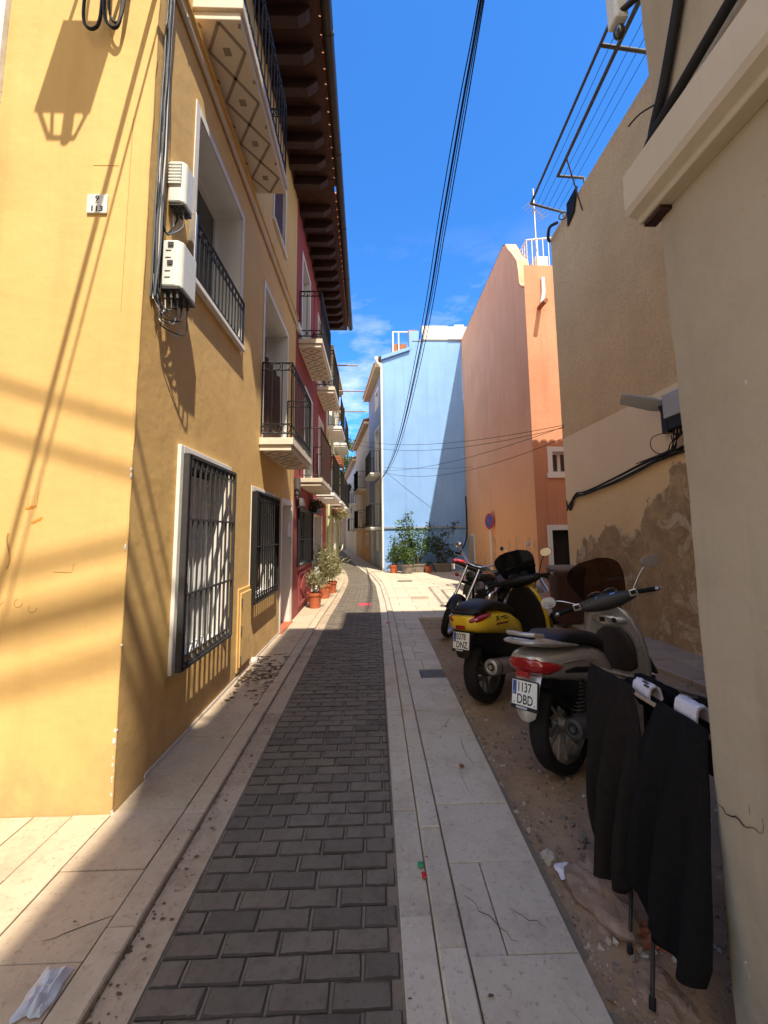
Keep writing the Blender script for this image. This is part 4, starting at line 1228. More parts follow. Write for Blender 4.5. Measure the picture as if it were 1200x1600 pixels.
# cracks and old mortar seams in the right hand flags
m = MB(); rc = random.Random(5)
for (x, y, dx, dy, n) in ((.36, 1.83, .16, -.20, 9), (.52, 1.78, .12, -.10, 7), (.55, 2.38, -.02, .36, 9), (.62, 2.75, .0, .38, 9), (.60, 1.46, .05, -.30, 8), (.50, 3.25, .12, .2, 7), (.58, 3.6, -.1, .36, 8), (.44, 5.2, .2, .05, 6), (.5, 5.9, .1, .3, 6), (-1.22, 1.7, .2, .1, 6)):
    pts = [V(x + dx * i / n + rc.uniform(-.010, .010), y + dy * i / n + rc.uniform(-.010, .010), .0275) for i in range(n + 1)]
    m.tube(pts, [.0004 + .0009 * math.sin(math.pi * (i + .3) / (n + 1)) for i in range(n + 1)], 5)
tag(m.build('pavement_cracks', plain('crack dirt', (.05, .035, .025), .95), origin=(.5, 2, 0)), kind='structure')
# ------------------------------------------------------------------ scooters and motorcycles (local frame: x right, y forward, z up, rear axle over the origin)
def tinted():
    t = NT('smoked screen')
    t.out((.055, .034, .026), .08, **{'Specular IOR Level': .6, 'Coat Weight': .3})
    tr = t.node('ShaderNodeBsdfTransparent'); tr.inputs['Color'].default_value = (.46, .33, .24, 1)
    mx = t.node('ShaderNodeMixShader'); mx.inputs[0].default_value = .55
    t.link(t.b.outputs[0], mx.inputs[1]); t.link(tr.outputs[0], mx.inputs[2]); mx.inputs[0].default_value = .74
    t.link(mx.outputs[0], t.n['Material Output'].inputs['Surface'])
    return t.m


M_screen = tinted()


def wheel(par, c, Rr, tw, rim_mat, S=None, spokes=5, wire=False, disc=True):
    """tyre with tread grooves, rim with cast spokes, brake disc"""
    c = V(c); S = S or Matrix.Identity(4)
    m = MB(); rt = tw * .58
    n = 44; prof = []
    for k in range(14):
        a = 2 * math.pi * k / 14
        prof.append((tw / 2 * math.copysign(abs(math.sin(a)) ** .8, math.sin(a)), rt * .5 * math.copysign(abs(math.cos(a)) ** .9, math.cos(a))))
    rings = []
    for i in range(n):
        t = 2 * math.pi * i / n; d = V(0, math.cos(t), math.sin(t))
        rings.append([c + d * (Rr - rt * .5 + (v if not (abs(u) < tw * .3 and v > 0 and i % 2) else v - .003)) + X * u for u, v in prof])
    rings.append(rings[0]); m.loft(rings, False, False); m.xf(S)
    w = m.build('wheel', M_rubber, par, smooth=40)
    m = MB(); ri = Rr - rt
    m.torus(c, X, ri + .004, tw * .36, .010, 36, 8)
    m.lathe(c, [(0, -.045), (.045, -.045), (.05, -.03), (.05, .03), (.045, .045), (0, .045)], 16, Matrix.Rotation(math.pi / 2, 3, 'Y'))
    if wire:
        for i in range(28):
            t = 2 * math.pi * i / 28; d = V(0, math.cos(t), math.sin(t)); e = V(0, -math.sin(t), math.cos(t)) * (.03 if i % 2 else -.03)
            m.cyl(c + e * .9 + X * (.035 if i % 4 < 2 else -.035), c + d * ri, .0022, n=4)
    else:
        for i in range(spokes):
            t = 2 * math.pi * i / spokes + .35; d = V(0, math.cos(t), math.sin(t)); e = V(0, -math.sin(t), math.cos(t))
            for s_ in (1, -1):
                a, b = c + d * .04 + e * .012 * s_, c + d * ri + e * .045 * s_
                m.tube([a, a.lerp(b, .5), b], [.014, .010, .012], 6)
    m.xf(S); m.build('rim', rim_mat, w, smooth=40)
    if disc:
        m = MB(); m.torus(c + X * -.055, X, .085, .002, .02, 28, 8); m.xf(S); m.build('brake_disc', M_alu, w, smooth=40)
    return w


def plate(par, c, tilt, l1, l2, S=None, w=.168, h=.138):
    """two line rear number plate with the blue band"""
    c = V(c); ex = X; ey = V(0, math.sin(tilt), math.cos(tilt)); ez = ex.cross(ey)      # ez faces the rear
    fr = lambda u, v, n: c + ex * u + ey * v + ez * n
    def slab(m, u0, v0, u1, v1, n0, n1, mi=0):
        m.loft([[fr(u0, v0, n0), fr(u1, v0, n0), fr(u1, v1, n0), fr(u0, v1, n0)], [fr(u0, v0, n1), fr(u1, v0, n1), fr(u1, v1, n1), fr(u0, v1, n1)]], mi=mi)
    m = MB(); slab(m, -w / 2 - .008, -h / 2 - .022, w / 2 + .008, h / 2 + .008, -.012, -.001)
    hd = m.build('plate_holder', M_black, par, bevel=.003)
    m = MB(); slab(m, -w / 2, -h / 2, w / 2, h / 2, -.0005, .0015); p = m.build('number_plate', M_plate, par)
    m = MB(); slab(m, -w / 2 + .004, -h / 2 + .055, -w / 2 + .030, h / 2 - .004, .0016, .0022); m.build('country_band', M_plateblue, p)
    m = MB(); text_mesh(m, 'E', fr(-w / 2 + .010, -h / 2 + .062, .0024), ex, ey, .018, .0004); m.build('country_letter', M_plate, p)
    m = MB()
    text_mesh(m, l1, fr(-w / 2 + .034, .008, .0018), ex, ey, .074, .0006, sx=.66, bold=.0012)
    text_mesh(m, l2, fr(-w / 2 + .034, -h / 2 + .010, .0018), ex, ey, .074, .0006, sx=.72, bold=.0012)
    for u in (-w / 2 + .016, w / 2 - .014): m.lathe(fr(u, -h / 2 + .012, .0018), [(.004, 0), (.004, .002), (0, .003)], 8, Matrix((ex, ey, ez)).transposed())
    m.build('plate_characters', M_ink, p)
    m = MB(); slab(m, -.055, -h / 2 - .018, .02, -h / 2 - .006, -.001, .0005); m.build('holder_strip', M_plasticgrey, hd)
    return p


def steer_matrix(ang, a, b):
    a = V(a); ax = (V(b) - a).normalized()
    return Matrix.Translation(a) @ Matrix.Rotation(ang, 4, ax) @ Matrix.Translation(-a)


def mirror(par, base, c, rx, rz, S, yawd=0, stem_mat=None, shell=None):
    base = V(base); c = V(c)
    m = MB(); m.tube(smoothpath([base, base.lerp(c, .55) + Z * .02, c + Y * .015], 5), .0055, n=8); m.xf(S); s = m.build('mirror_stem', stem_mat or M_black, par, smooth=50)
    Mx = Matrix.Rotation(yawd, 3, 'Z')
    m = MB(); rings = [ring(c + Mx @ V(0, y_, 0), Mx @ X, Z, rx * k, rz * k, 20, 2.6) for y_, k in ((-.008, .96), (-.004, 1.0), (.006, .95), (.02, .6), (.026, .2))]
    m.loft(rings); m.xf(S); h = m.build('mirror_shell', shell or M_black, s, smooth=50)
    m = MB(); m.loft([ring(c + Mx @ V(0, -.0095, 0), Mx @ X, Z, rx * .9, rz * .9, 20, 2.6), ring(c + Mx @ V(0, -.0085, 0), Mx @ X, Z, rx * .9, rz * .9, 20, 2.6)]); m.xf(S)
    m.build('mirror_glass', M_mirror, s, recalc=True)


def handlebar(par, zc, yc, hw, S, silver=True, drop=.0):
    m = MB()
    m.tube(smoothpath([V(-hw, yc - .10, zc + .0), V(-hw * .62, yc - .05, zc + .012), V(-.10, yc, zc), V(.10, yc, zc), V(hw * .62, yc - .05, zc + .012), V(hw, yc - .10, zc)], 5), .0115, n=10); m.xf(S)
    hb = m.build('handlebar', M_dgrey, par, smooth=50)
    for s in (-1, 1):
        a, b = V(s * hw * .66, yc - .055, zc + .011), V(s * hw * .985, yc - .098, zc)
        m = MB(); m.tube([a.lerp(b, i / 12) for i in range(13)], [.0175 if i % 2 else .0160 for i in range(13)], 10); m.xf(S); m.build('grip', M_rubber, hb, smooth=30)
        m = MB(); m.cyl(b, b + (b - a).normalized() * .022, .0165, n=12); m.xf(S); m.build('bar_end', M_alu, hb, smooth=40)
        m = MB(); q = a + V(-s * .03, .004, .002); m.box(q.x - .03, q.y - .028, q.z - .026, q.x + .03, q.y + .026, q.z + .026); m.xf(S); sw = m.build('switch_pod', M_silver if silver else M_black, hb, bevel=.008)
        m = MB(); m.box(q.x - .018, q.y - .032, q.z - .012, q.x + .018, q.y - .026, q.z + .016); m.xf(S); m.build('switch', M_black, sw, bevel=.002)
        m = MB(); m.tube(smoothpath([q + V(s * .01, .045, -.004), q + V(s * .07, .055, -.012), q + V(s * .19, .02, -.02)], 5), [.007] * 6 + [.006] * 5, 8); m.xf(S); m.build('brake_lever', M_alu if silver else M_black, hb, smooth=50)
    return hb


def scooter(label, group, loc, heading, lean, steer, cfg):
    t = thing('scooter', label, 'scooter', loc, (0, R(-lean), R(-heading)), group, local=True)
    pc = cfg['paint']; Rr = cfg['R']; tw = cfg['tw']; wb = cfg['wb']
    S = steer_matrix(R(steer), (0, wb - .08, Rr), (0, .80, .98))
    k = cfg.get('tail', 1.0)
    # rear body shell
    body = [(-.40, .725, .055, .030), (-.37, .715, .105, .055), (-.30, .700, .140, .078), (-.15, .680, .165, .100), (.05, .650, .178, .125), (.25, .600, .180, .150), (.40, .535, .165, .165), (.50, .47, .13, .15), (.54, .45, .09, .11)]
    if cfg['kind'] == 'yellow':
        body = [(-.38, .725, .07, .045), (-.35, .718, .135, .068), (-.26, .71, .178, .085), (-.10, .70, .195, .098), (.10, .675, .20, .112), (.28, .635, .195, .115), (.42, .58, .17, .10), (.52, .54, .12, .06)]
    m = MB(); m.loft([ring((0, y, z), X, Z, w, h, 28, 2.7) for y, z, w, h in body]); m.build('rear_body', pc, t, smooth=50)
    m = MB()   # dark engine cover and swing arm under the shell
    m.loft([ring((0, y, z), X, Z, w, h, 20, 3) for y, z, w, h in ((-.24, .60, .10, .05), (-.12, .56, .13, .10), (.10, .48, .15, .17), (.35, .40, .15, .16), (.52, .36, .14, .10))])
    m.build('inner_fairing', M_black, t, smooth=50)
    m = MB()
    m.loft([ring((-.12, y, z), X, Z, w, h, 16, 3) for y, z, w, h in ((-.10, Rr + .01, .045, .06), (.0, Rr + .01, .06, .075), (.2, Rr + .02, .065, .08), (.45, Rr + .05, .06, .09))])
    m.box(-.06, .18, Rr - .04, .13, .48, Rr + .16)
    for i in range(6): m.box(-.07, .2 + i * .045, Rr - .05, .145, .215 + i * .045, Rr + .17)
    m.build('engine', M_dgrey, t, bevel=.006)
    # seat
    if cfg['kind'] == 'yellow':
        st = [(-.34, .78, .06, .02), (-.30, .80, .12, .038), (-.15, .825, .155, .05), (.02, .835, .16, .055), (.15, .815, .155, .05), (.30, .77, .14, .05), (.42, .73, .11, .045), (.50, .69, .06, .03)]
    else:
        st = [(-.20, .80, .07, .015), (-.16, .81, .12, .03), (-.02, .825, .15, .042), (.14, .80, .155, .045), (.26, .775, .150, .05), (.38, .745, .13, .055), (.48, .70, .10, .055), (.56, .64, .06, .04)]
    m = MB(); m.loft([ring((0, y, z), X, Z, w, h, 24, 2.6) for y, z, w, h in st]); s = m.build('seat', M_seat, t, smooth=60)
    if cfg['kind'] != 'yellow':
        m = MB()
        m.loft([ring((0, y, z), X, Z, w, h, 24, 2.8) for y, z, w, h in ((-.46, .842, .07, .008), (-.445, .842, .105, .016), (-.36, .832, .132, .024), (-.24, .818, .150, .028), (-.08, .795, .158, .022), (.04, .775, .16, .010))])
        g = m.build('grab_rail', M_silver, t, smooth=50)
        m = MB(); m.loft([ring((0, -.37, .862), X, V(0, .97, .25), .085, .032, 20, 3.2), ring((0, -.365, .872), X, V(0, .97, .25), .08, .03, 20, 3.2)]); m.build('grab_slot', M_black, g, smooth=40)
        m = MB(); m.tube(smoothpath([V(-.10, -.30, .868), V(-.095, -.395, .882), V(-.05, -.425, .886), V(.05, -.425, .886), V(.095, -.395, .882), V(.10, -.30, .868)], 5), .013, n=8); m.build('grab_bar', M_silver, g, smooth=50)
        m = MB(); m.loft([ring((0, y, z), X, Z, w, h, 28, 2.7) for y, z, w, h in ((-.412, .708, .06, .030), (-.385, .702, .112, .047), (-.31, .692, .149, .054), (-.24, .686, .161, .042), (-.19, .688, .160, .016))]); m.build('tail_light', M_redlens, t, smooth=50)
        for sg in (-1, 1):
            m = MB(); m.tube(smoothpath([V(sg * .155, -.20, .705), V(sg * .180, .0, .70), V(sg * .186, .18, .665)], 6), [.003, .006, .007, .007, .007, .007, .007, .007, .006, .006, .005, .004, .003][:13], n=8); m.build('trim_strip', M_chrome, t, smooth=50)
            m = MB(); m.loft([ring((sg * .012, y, z), X, Z, w, h, 24, 2.7) for y, z, w, h in ((-.17, .655, .158, .018), (-.05, .648, .170, .035), (.12, .618, .176, .045), (.26, .575, .172, .04), (.34, .54, .165, .015))]); m.build('side_panel', M_black, t, smooth=50)
    else:
        m = MB()
        for sg in (-1, 1):
            m = MB(); m.loft([ring((sg * .055, y, z), X, V(0, -.35, .94), w, h, 20, 2.6) for y, z, w, h in ((-.372, .730, .05, .012), (-.345, .737, .088, .030), (-.28, .752, .122, .034), (-.18, .768, .138, .026), (-.10, .778, .14, .008))]); m.build('tail_light', M_redlens, t, smooth=50)
            m = MB()
            xx = sg * .199
            if sg > 0:
                text_mesh(m, 'X', V(.2005, -.06, .715), Y, Z, .06, .0015, sx=1.5, bold=.001)
                for a, b, z_, d_ in ((.03, .12, .732, .008), (.09, .16, .716, .005)): m.box(.194, a, z_, .2035, b, z_ + d_)
                m.build('side_lettering', M_ink, t)
                m = MB()
                for q in range(7): m.box(.194, -.05 + q * .028, .680 - q * .001, .2045, -.05 + q * .028 + .018, .694 - q * .001)
                m.build('side_script', plain('dark red ink', (.16, .02, .015), .5), t)
        m = MB(); m.tube(smoothpath([V(-.13, -.20, .80), V(-.12, -.33, .80), V(0, -.37, .80), V(.12, -.33, .80), V(.13, -.20, .80)], 5), .014, n=8); m.build('grab_rail', M_black, t, smooth=50)
    # rear mudguard, reflector and plate
    m = MB()
    mg = [(-.30, .68, .085), (-.36, .62, .085), (-.395, .55, .082), (-.42, .47, .075), (-.435, .42, .06), (-.436, .40, .035)] if cfg['kind'] != 'yellow' else [(-.26, .68, .10), (-.33, .64, .095), (-.37, .57, .085), (-.395, .49, .075), (-.40, .44, .055)]
    m.loft([[V(-w, y, z), V(-w * .7, y - .012, z - .004), V(0, y - .018, z - .006), V(w * .7, y - .012, z - .004), V(w, y, z), V(w * .7, y + .012, z + .006), V(-w * .7, y + .012, z + .006)] for y, z, w in mg]); m.build('mudguard', M_silver if cfg['kind'] != 'yellow' else M_black, t, smooth=50)
    pcx = (0, -.432, .545) if cfg['kind'] != 'yellow' else (0, -.405, .575)
    m = MB(); m.box(-.045, pcx[1] - .002, pcx[2] + .092, .045, pcx[1] + .02, pcx[2] + .125); m.build('reflector', M_redlens, t, bevel=.004)
    plate(t, pcx, R(17), cfg['l1'], cfg['l2'])
    # suspension and exhaust
    for sg in ((1, -1) if cfg['kind'] != 'yellow' else (-1,)):
        a, b = V(sg * .118, -.01, Rr + .03), V(sg * .125, .07, .64)
        m = MB(); m.cyl(a, b, .014, n=10); m.cyl(a.lerp(b, .62), b, .026, n=12)
        sp = [a.lerp(b, .12 + .72 * i / 110) + V(.033 * math.cos(i * .62), .033 * math.sin(i * .62), 0) for i in range(111)]
        m.tube(sp, .0055, n=6); m.build('shock_absorber', M_dgrey, t, smooth=50)
    mf = cfg['muffler']
    a, b = V(*mf[0]), V(*mf[1]); D = (b - a).normalized()
    rot = D.to_track_quat('Z', 'Y').to_matrix()
    L = (b - a).length; r = mf[2]
    m = MB(); m.lathe(a, [(0, 0), (r * .35, .0), (r * .38, .012), (r * .62, .004), (r * .9, .012), (r, .035), (r, L - .05), (r * .85, L - .01), (r * .5, L), (0, L)], 22, rot); ex = m.build('muffler', mf[3], t, smooth=40)
    m = MB(); m.torus(a - D * .001, D, r * .36, .006, .006, 18, 6); m.build('tail_pipe', M_dark, ex, smooth=50)
    m = MB(); m.loft([ring(a + D * .1, rot @ X, rot @ Y, r * 1.05, r * 1.05, 18, 2), ring(a + D * .13, rot @ X, rot @ Y, r * 1.05, r * 1.05, 18, 2)]); m.build('clamp', M_dgrey, ex, smooth=40)
    m = MB(); m.tube(smoothpath([b, b + V(-.03, .08, .0), V(.05, .40, Rr - .02)], 5), .018, n=8); m.build('exhaust_pipe', M_dgrey, ex, smooth=50)
    # floor and leg shield
    m = MB(); m.loft([ring((0, y, z), X, Z, w, h, 20, 4) for y, z, w, h in ((.36, .30, .15, .035), (.55, .285, .175, .038), (.78, .29, .18, .040), (.95, .33, .165, .05), (1.02, .40, .14, .05))]); m.build('footboard', M_brownplastic if cfg['kind'] != 'yellow' else M_black, t, smooth=50)
    for sg in (-1, 1):
        m = MB(); m.loft([ring((sg * .176, y, z), X, Z, .012, h, 12, 3) for y, z, h in ((.30, .33, .05), (.5, .30, .035), (.75, .30, .035), (.9, .35, .05))]); m.build('floor_trim', pc, t, smooth=50)
    sh = [(.27, .93, .13, .05), (.34, .955, .19, .055), (.46, .965, .222, .06), (.60, .950, .228, .062), (.72, .925, .215, .06), (.82, .895, .185, .058), (.89, .870, .140, .052), (.93, .855, .09, .045)]
    def bow(c, w, h, n=28, p=2.6):
        return [q + V(0, -.9 * (abs(q.x) / .23) ** 2 * .09, 0) for q in ring(c, X, Y, w, h, n, p)]
    m = MB(); m.loft([bow((0, y, z), w, h) for z, y, w, h in sh]); ls = m.build('leg_shield', pc, t, smooth=50)
    inner = [(.43, .912, .08), (.47, .906, .135), (.57, .892, .150), (.66, .872, .142), (.72, .860, .110), (.755, .85, .06)]
    if cfg['kind'] == 'yellow':
        inner = [(.30, .885, .15), (.40, .905, .205), (.52, .900, .216), (.64, .885, .212), (.76, .855, .190), (.86, .825, .14), (.92, .815, .08)]
    m = MB(); m.loft([bow((0, y, z), w, .026, 24, 3.2) for z, y, w in inner]); m.build('inner_panel', M_brownplastic if cfg['kind'] != 'yellow' else M_black, t, smooth=50)
    if cfg['kind'] != 'yellow':
        m = MB(); m.loft([ring((0, y, .815), X, Z, w, .032, 20, 3) for y, w in ((.80, .08), (.815, .13), (.84, .15))]); gb = m.build('glove_box', M_silver, t, smooth=50)
        m = MB(); m.box(-.06, .796, .80, -.02, .806, .835); m.lathe(V(.05, .80, .818), [(0, -.006), (.018, -.006), (.018, .01), (0, .01)], 14, Matrix.Rotation(math.pi / 2, 3, 'X')); m.build('key_lock', M_dark, gb)
        for sg in (-1, 1):
            m = MB(); m.prism([(0, .0), (.05, .0), (.06, .11), (.035, .12)], .012, O=V(sg * .19 - (.06 if sg < 0 else 0), .885, .33)); m.build('foot_peg', M_chrome, t, bevel=.004)
    # front
    m = MB(); m.loft([ring((0, y, z), X, Z, w, h, 20, 2.6) for y, z, w, h in ((.90, .64, .17, .24), (1.0, .62, .15, .23), (1.07, .60, .10, .17), (1.10, .58, .04, .08))]); m.build('front_apron', pc, t, smooth=50)
    m = MB()
    n = 14
    fr = []
    for i in range(n + 1):
        a = R(20 + 135 * i / n); d = V(0, math.cos(a), math.sin(a)); c = V(0, wb, Rr)
        w_ = tw * .62 * (1 - .25 * abs(i / n - .5)); fr.append([c + d * (Rr + .025) + X * u - d * (u / w_) ** 2 * .03 for u in (-w_, -w_ * .5, 0, w_ * .5, w_)] + [c + d * (Rr + .018) + X * u - d * (u / w_) ** 2 * .03 for u in (w_, 0, -w_)])
    m.loft(fr); m.xf(S); m.build('front_fender', pc, t, smooth=50)
    m = MB()
    for sg in (-1, 1): m.cyl(V(sg * .085, wb, Rr), V(sg * .07, wb - .18, Rr + .32), .018, n=10)
    m.box(-.09, wb - .22, Rr + .28, .09, wb - .14, Rr + .35); m.xf(S); m.build('fork', M_dgrey, t, smooth=40)
    wheel(t, (0, 0, Rr), Rr, tw, M_alu if cfg['kind'] != 'yellow' else M_dgrey, spokes=6 if cfg['kind'] != 'yellow' else 3)
    wheel(t, (0, wb, Rr), Rr, tw * .85, M_alu, S)
    # handlebar cover, dials
    zc = cfg['bar']
    hb = handlebar(t, zc, .80, cfg['hw'], S, silver=cfg['kind'] != 'yellow')
    m = MB(); m.loft([ring((x, .80 + dy, zc + .0), Y, Z, w, h, 18, 2.5) for x, dy, w, h in ((-.215, -.03, .025, .022), (-.17, -.015, .05, .038), (-.09, .0, .085, .058), (0, .01, .10, .068), (.09, .0, .085, .058), (.17, -.015, .05, .038), (.215, -.03, .025, .022))]); m.xf(S); cv = m.build('handlebar_cover', M_dgrey if cfg['kind'] != 'yellow' else M_black, t, smooth=50)
    for sg in (-1, 1):
        tl = Matrix.Rotation(R(28), 3, 'X'); c = V(sg * .058, .775, zc + .062)
        m = MB(); m.lathe(c, [(0, -.03), (.050, -.03), (.052, .004), (.044, .006), (.042, .0), (0, .0)], 22, tl); m.xf(S); m.build('dial_ring', M_chrome if cfg['kind'] != 'yellow' else M_black, cv, smooth=40)
        m = MB(); m.lathe(c + tl @ V(0, 0, .001), [(0, 0), (.042, 0), (.042, .002), (0, .002)], 20, tl); m.xf(S); m.build('dial', M_blackgloss, cv)
    m = MB(); m.loft([ring((0, y, zc - .055), X, Z, w, h, 18, 2.6) for y, w, h in ((.83, .12, .03), (.92, .11, .05), (.98, .06, .03))]); m.build('headset_fairing', pc, t, smooth=50)
    mirror(t, (-.21, .79, zc + .03), cfg['ml'], .062, .044, S, R(-8), M_chrome if cfg['kind'] != 'yellow' else M_black, M_silver if cfg['kind'] != 'yellow' else M_black)
    mirror(t, (.21, .79, zc + .03), cfg['mr'], .062, .044, S, R(cfg.get('mry', 4)), M_chrome if cfg['kind'] != 'yellow' else M_black, M_silver if cfg['kind'] != 'yellow' else M_black)
    # windscreen: a bowed sheet of real thickness
    ws_, wh_ = cfg['screen']
    m = MB(); NU, NV = 16, 14; rows = []
    for off in (0, .003):
        for j in range(NV + 1):
            v = j / NV if off == 0 else 1 - j / NV
            hwv = ws_ * (.74 + .26 * math.sin(min(v * 1.5, 1) * math.pi / 2)) * (1 if v < .62 else max(math.sqrt(max(1 - ((v - .62) / .40) ** 2.4, 0)), .30))
            rows.append([V(u * hwv, .925 - .13 * v - .8 * (u * hwv) ** 2 * 2.0 + off, zc + .02 + wh_ * v) for u in [-1 + 2 * i / NU for i in range(NU + 1)]])
    rows.append(rows[0]); m.loft(rows, False, False, False); m.xf(S)
    m.build('windscreen', cfg['screenmat'], t, smooth=50)
    # side stand
    m = MB(); m.tube([V(-.10, .50, .30), V(-.17, .55, .16), V(-.24, .58, .02)], .011, n=8); m.box(-.27, .56, .006, -.22, .61, .022); m.build('side_stand', M_black, t)
    k = cfg.get('tailk', .78)
    def squeeze(o):                                 # shorter rear overhang
        for ch in o.children:
            if ch.name.startswith('wheel'): continue
            for v in ch.data.vertices:
                if v.co.y < -.1: v.co.y = -.1 + (v.co.y + .1) * k
            squeeze(ch)
    squeeze(t)
    return t


scooter('silver grey scooter with a smoked windscreen, nearest the camera behind the clothes airer', 'motorbikes parked on the dirt', (1.21, 2.72, -.005), 54, 4, 27,
        dict(kind='grey', paint=M_silver, R=.29, tw=.125, wb=1.40, l1='1137', l2='DBD', bar=.955, hw=.36, ml=(-.41, .77, 1.055), mr=(.40, .80, 1.15), mry=6, screen=(.205, .31), screenmat=M_screen, muffler=((.155, -.16, .33), (.14, .34, .27), .062, M_dgrey)))
scooter('yellow scooter with a black seat and big aluminium silencer, standing between the other motorbikes', 'motorbikes parked on the dirt', (1.02, 3.82, -.005), 48, 4, 22,
        dict(kind='yellow', paint=M_yellowpaint, R=.265, tw=.14, wb=1.33, l1='0378', l2='DNZ', bar=.985, hw=.34, ml=(-.42, .74, 1.03), mr=(.34, .80, 1.21), screen=(.21, .30), tailk=.72, screenmat=M_blackgloss, muffler=((.19, -.24, .36), (.17, .26, .29), .068, M_alu)))


def motorbike(label, group, loc, heading, lean, steer, tank_mat, fender_mat, cruiser=True):
    t = thing('motorcycle', label, 'motorcycle', loc, (0, R(-lean), R(-heading)), group, local=True)
    Rr, wb = .30, 1.46
    S = steer_matrix(R(steer), (0, wb, Rr), (0, wb - .42, 1.0))
    wheel(t, (0, 0, Rr), Rr, .14, M_alu, wire=True); wheel(t, (0, wb, Rr + .01), Rr + .01, .10, M_alu, S, wire=True)
    m = MB()
    for sg in (-1, 1):
        a, b = V(sg * .095, wb, Rr), V(sg * .095, wb - .40, .98); m.cyl(a, b, .019, n=12); m.cyl(a, a.lerp(b, .42), .028, n=12)
    m.xf(S); f = m.build('fork', M_chrome, t, smooth=50)
    m = MB(); m.box(-.13, wb - .37, .72, .13, wb - .31, .76); m.box(-.13, wb - .46, .93, .13, wb - .38, .97); m.xf(S); m.build('fork_yoke', M_black, f, bevel=.008)
    m = MB(); n = 10; fr = []
    for i in range(n + 1):
        a = R(35 + 110 * i / n); d = V(0, math.cos(a), math.sin(a)); c = V(0, wb, Rr)
        fr.append([c + d * (Rr + .035 - .5 * u * u * 8) + X * u for u in (-.065, -.03, 0, .03, .065)] + [c + d * (Rr + .028 - .5 * u * u * 8) + X * u for u in (.065, 0, -.065)])
    m.loft(fr); m.xf(S); m.build('front_fender', M_black, t, smooth=50)
    m = MB(); m.lathe(V(0, wb - .40, .84), [(0, -.12), (.05, -.11), (.085, -.05), (.095, .0), (.09, .012), (0, .02)], 22, Matrix.Rotation(-math.pi / 2, 3, 'X')); m.xf(S); h = m.build('headlight', M_chrome, t, smooth=50)
    m = MB(); m.lathe(V(0, wb - .386, .84), [(0, 0), (.082, 0), (.06, .012), (0, .018)], 20, Matrix.Rotation(-math.pi / 2, 3, 'X')); m.xf(S); m.build('lens', M_glass, h, smooth=50)
    m = MB(); m.tube(smoothpath([V(-.40, wb - .66, 1.05), V(-.26, wb - .58, 1.08), V(-.12, wb - .46, 1.02), V(0, wb - .44, 1.0), V(.12, wb - .46, 1.02), V(.26, wb - .58, 1.08), V(.40, wb - .66, 1.05)], 5), .012, n=8); m.xf(S); hb = m.build('handlebar', M_chrome, t, smooth=50)
    for sg in (-1, 1):
        m = MB(); m.cyl(V(sg * .30, wb - .605, 1.07), V(sg * .405, wb - .663, 1.05), .018, n=10); m.xf(S); m.build('grip', M_rubber, hb, smooth=50)
        m = MB(); m.tube([V(sg * .26, wb - .53, 1.06), V(sg * .40, wb - .58, 1.03)], .007, n=6); m.xf(S); m.build('brake_lever', M_alu, hb)
        mirror(t, (sg * .25, wb - .56, 1.08), (sg * .37, wb - .60, 1.20), .058, .048, S, 0, M_chrome, M_chrome)
        m = MB(); m.cyl(V(sg * .10, wb - .36, .80), V(sg * .19, wb - .36, .80), .007, n=6); m.ell(V(sg * .21, wb - .36, .80), .03, .03, .03, 12, 8); m.xf(S); m.build('turn_signal', M_redlens, t, smooth=50)
    m = MB(); m.loft([ring((0, y, z), X, Z, w, h, 22, 2.3) for y, z, w, h in ((.98, .80, .04, .06), (.92, .80, .10, .09), (.78, .80, .145, .11), (.60, .78, .13, .10), (.48, .74, .08, .06), (.44, .73, .03, .03))]); m.build('fuel_tank', M_blackgloss, t, smooth=50)
    m = MB(); m.loft([ring((0, y, z), X, Z, w, h, 20, 2.6) for y, z, w, h in ((.52, .72, .07, .035), (.38, .70, .13, .05), (.2, .70, .16, .055), (.08, .75, .14, .05), (-.1, .80, .11, .04), (-.3, .82, .08, .03))]); m.build('seat', M_seat, t, smooth=50)
    m = MB(); fr = []
    for i in range(13):
        a = R(20 + 160 * i / 12); d = V(0, math.cos(a), math.sin(a)); c = V(0, 0, Rr + .02)
        fr.append([c + d * (Rr + .06) + X * u - d * (u * u * 6) for u in (-.085, -.04, 0, .04, .085)] + [c + d * (Rr + .052) + X * u - d * (u * u * 6) for u in (.085, 0, -.085)])
    m.loft(fr); m.build('rear_fender', M_black, t, smooth=50)
    if not cruiser:
        m = MB(); m.loft([ring((0, y, z), X, Z, w, h, 20, 2.6) for y, z, w, h in ((-.52, .93, .03, .02), (-.45, .92, .08, .045), (-.25, .86, .13, .08), (0, .78, .15, .09), (.2, .72, .12, .08))]); m.build('tail_cowl', M_black, t, smooth=50)
        m = MB(); m.box(-.05, -.545, .80, .05, -.525, .90); m.build('number_plate', fender_mat, t, bevel=.004)
        m = MB(); m.loft([ring((0, y, z), X, Z, w, h, 20, 2.6) for y, z, w, h in ((-.53, .955, .05, .02), (-.46, .955, .09, .045), (-.36, .93, .11, .04), (-.28, .90, .10, .02))]); m.build('tail_panel', tank_mat, t, smooth=50)
    m = MB(); m.box(-.04, -.385, .60, .04, -.33, .68); m.build('tail_light', M_redlens, t, bevel=.01)
    m = MB(); m.box(-.12, .45, .22, .12, .95, .42)
    for sg in (-1, 1):
        a = V(0, .68 + sg * .02, .42); b = V(0, .68 + sg * .16, .66)
        for i in range(7): m.cyl(a.lerp(b, i / 7), a.lerp(b, i / 7 + .08), .075, n=14)
    m.build('engine', M_dgrey, t, bevel=.005)
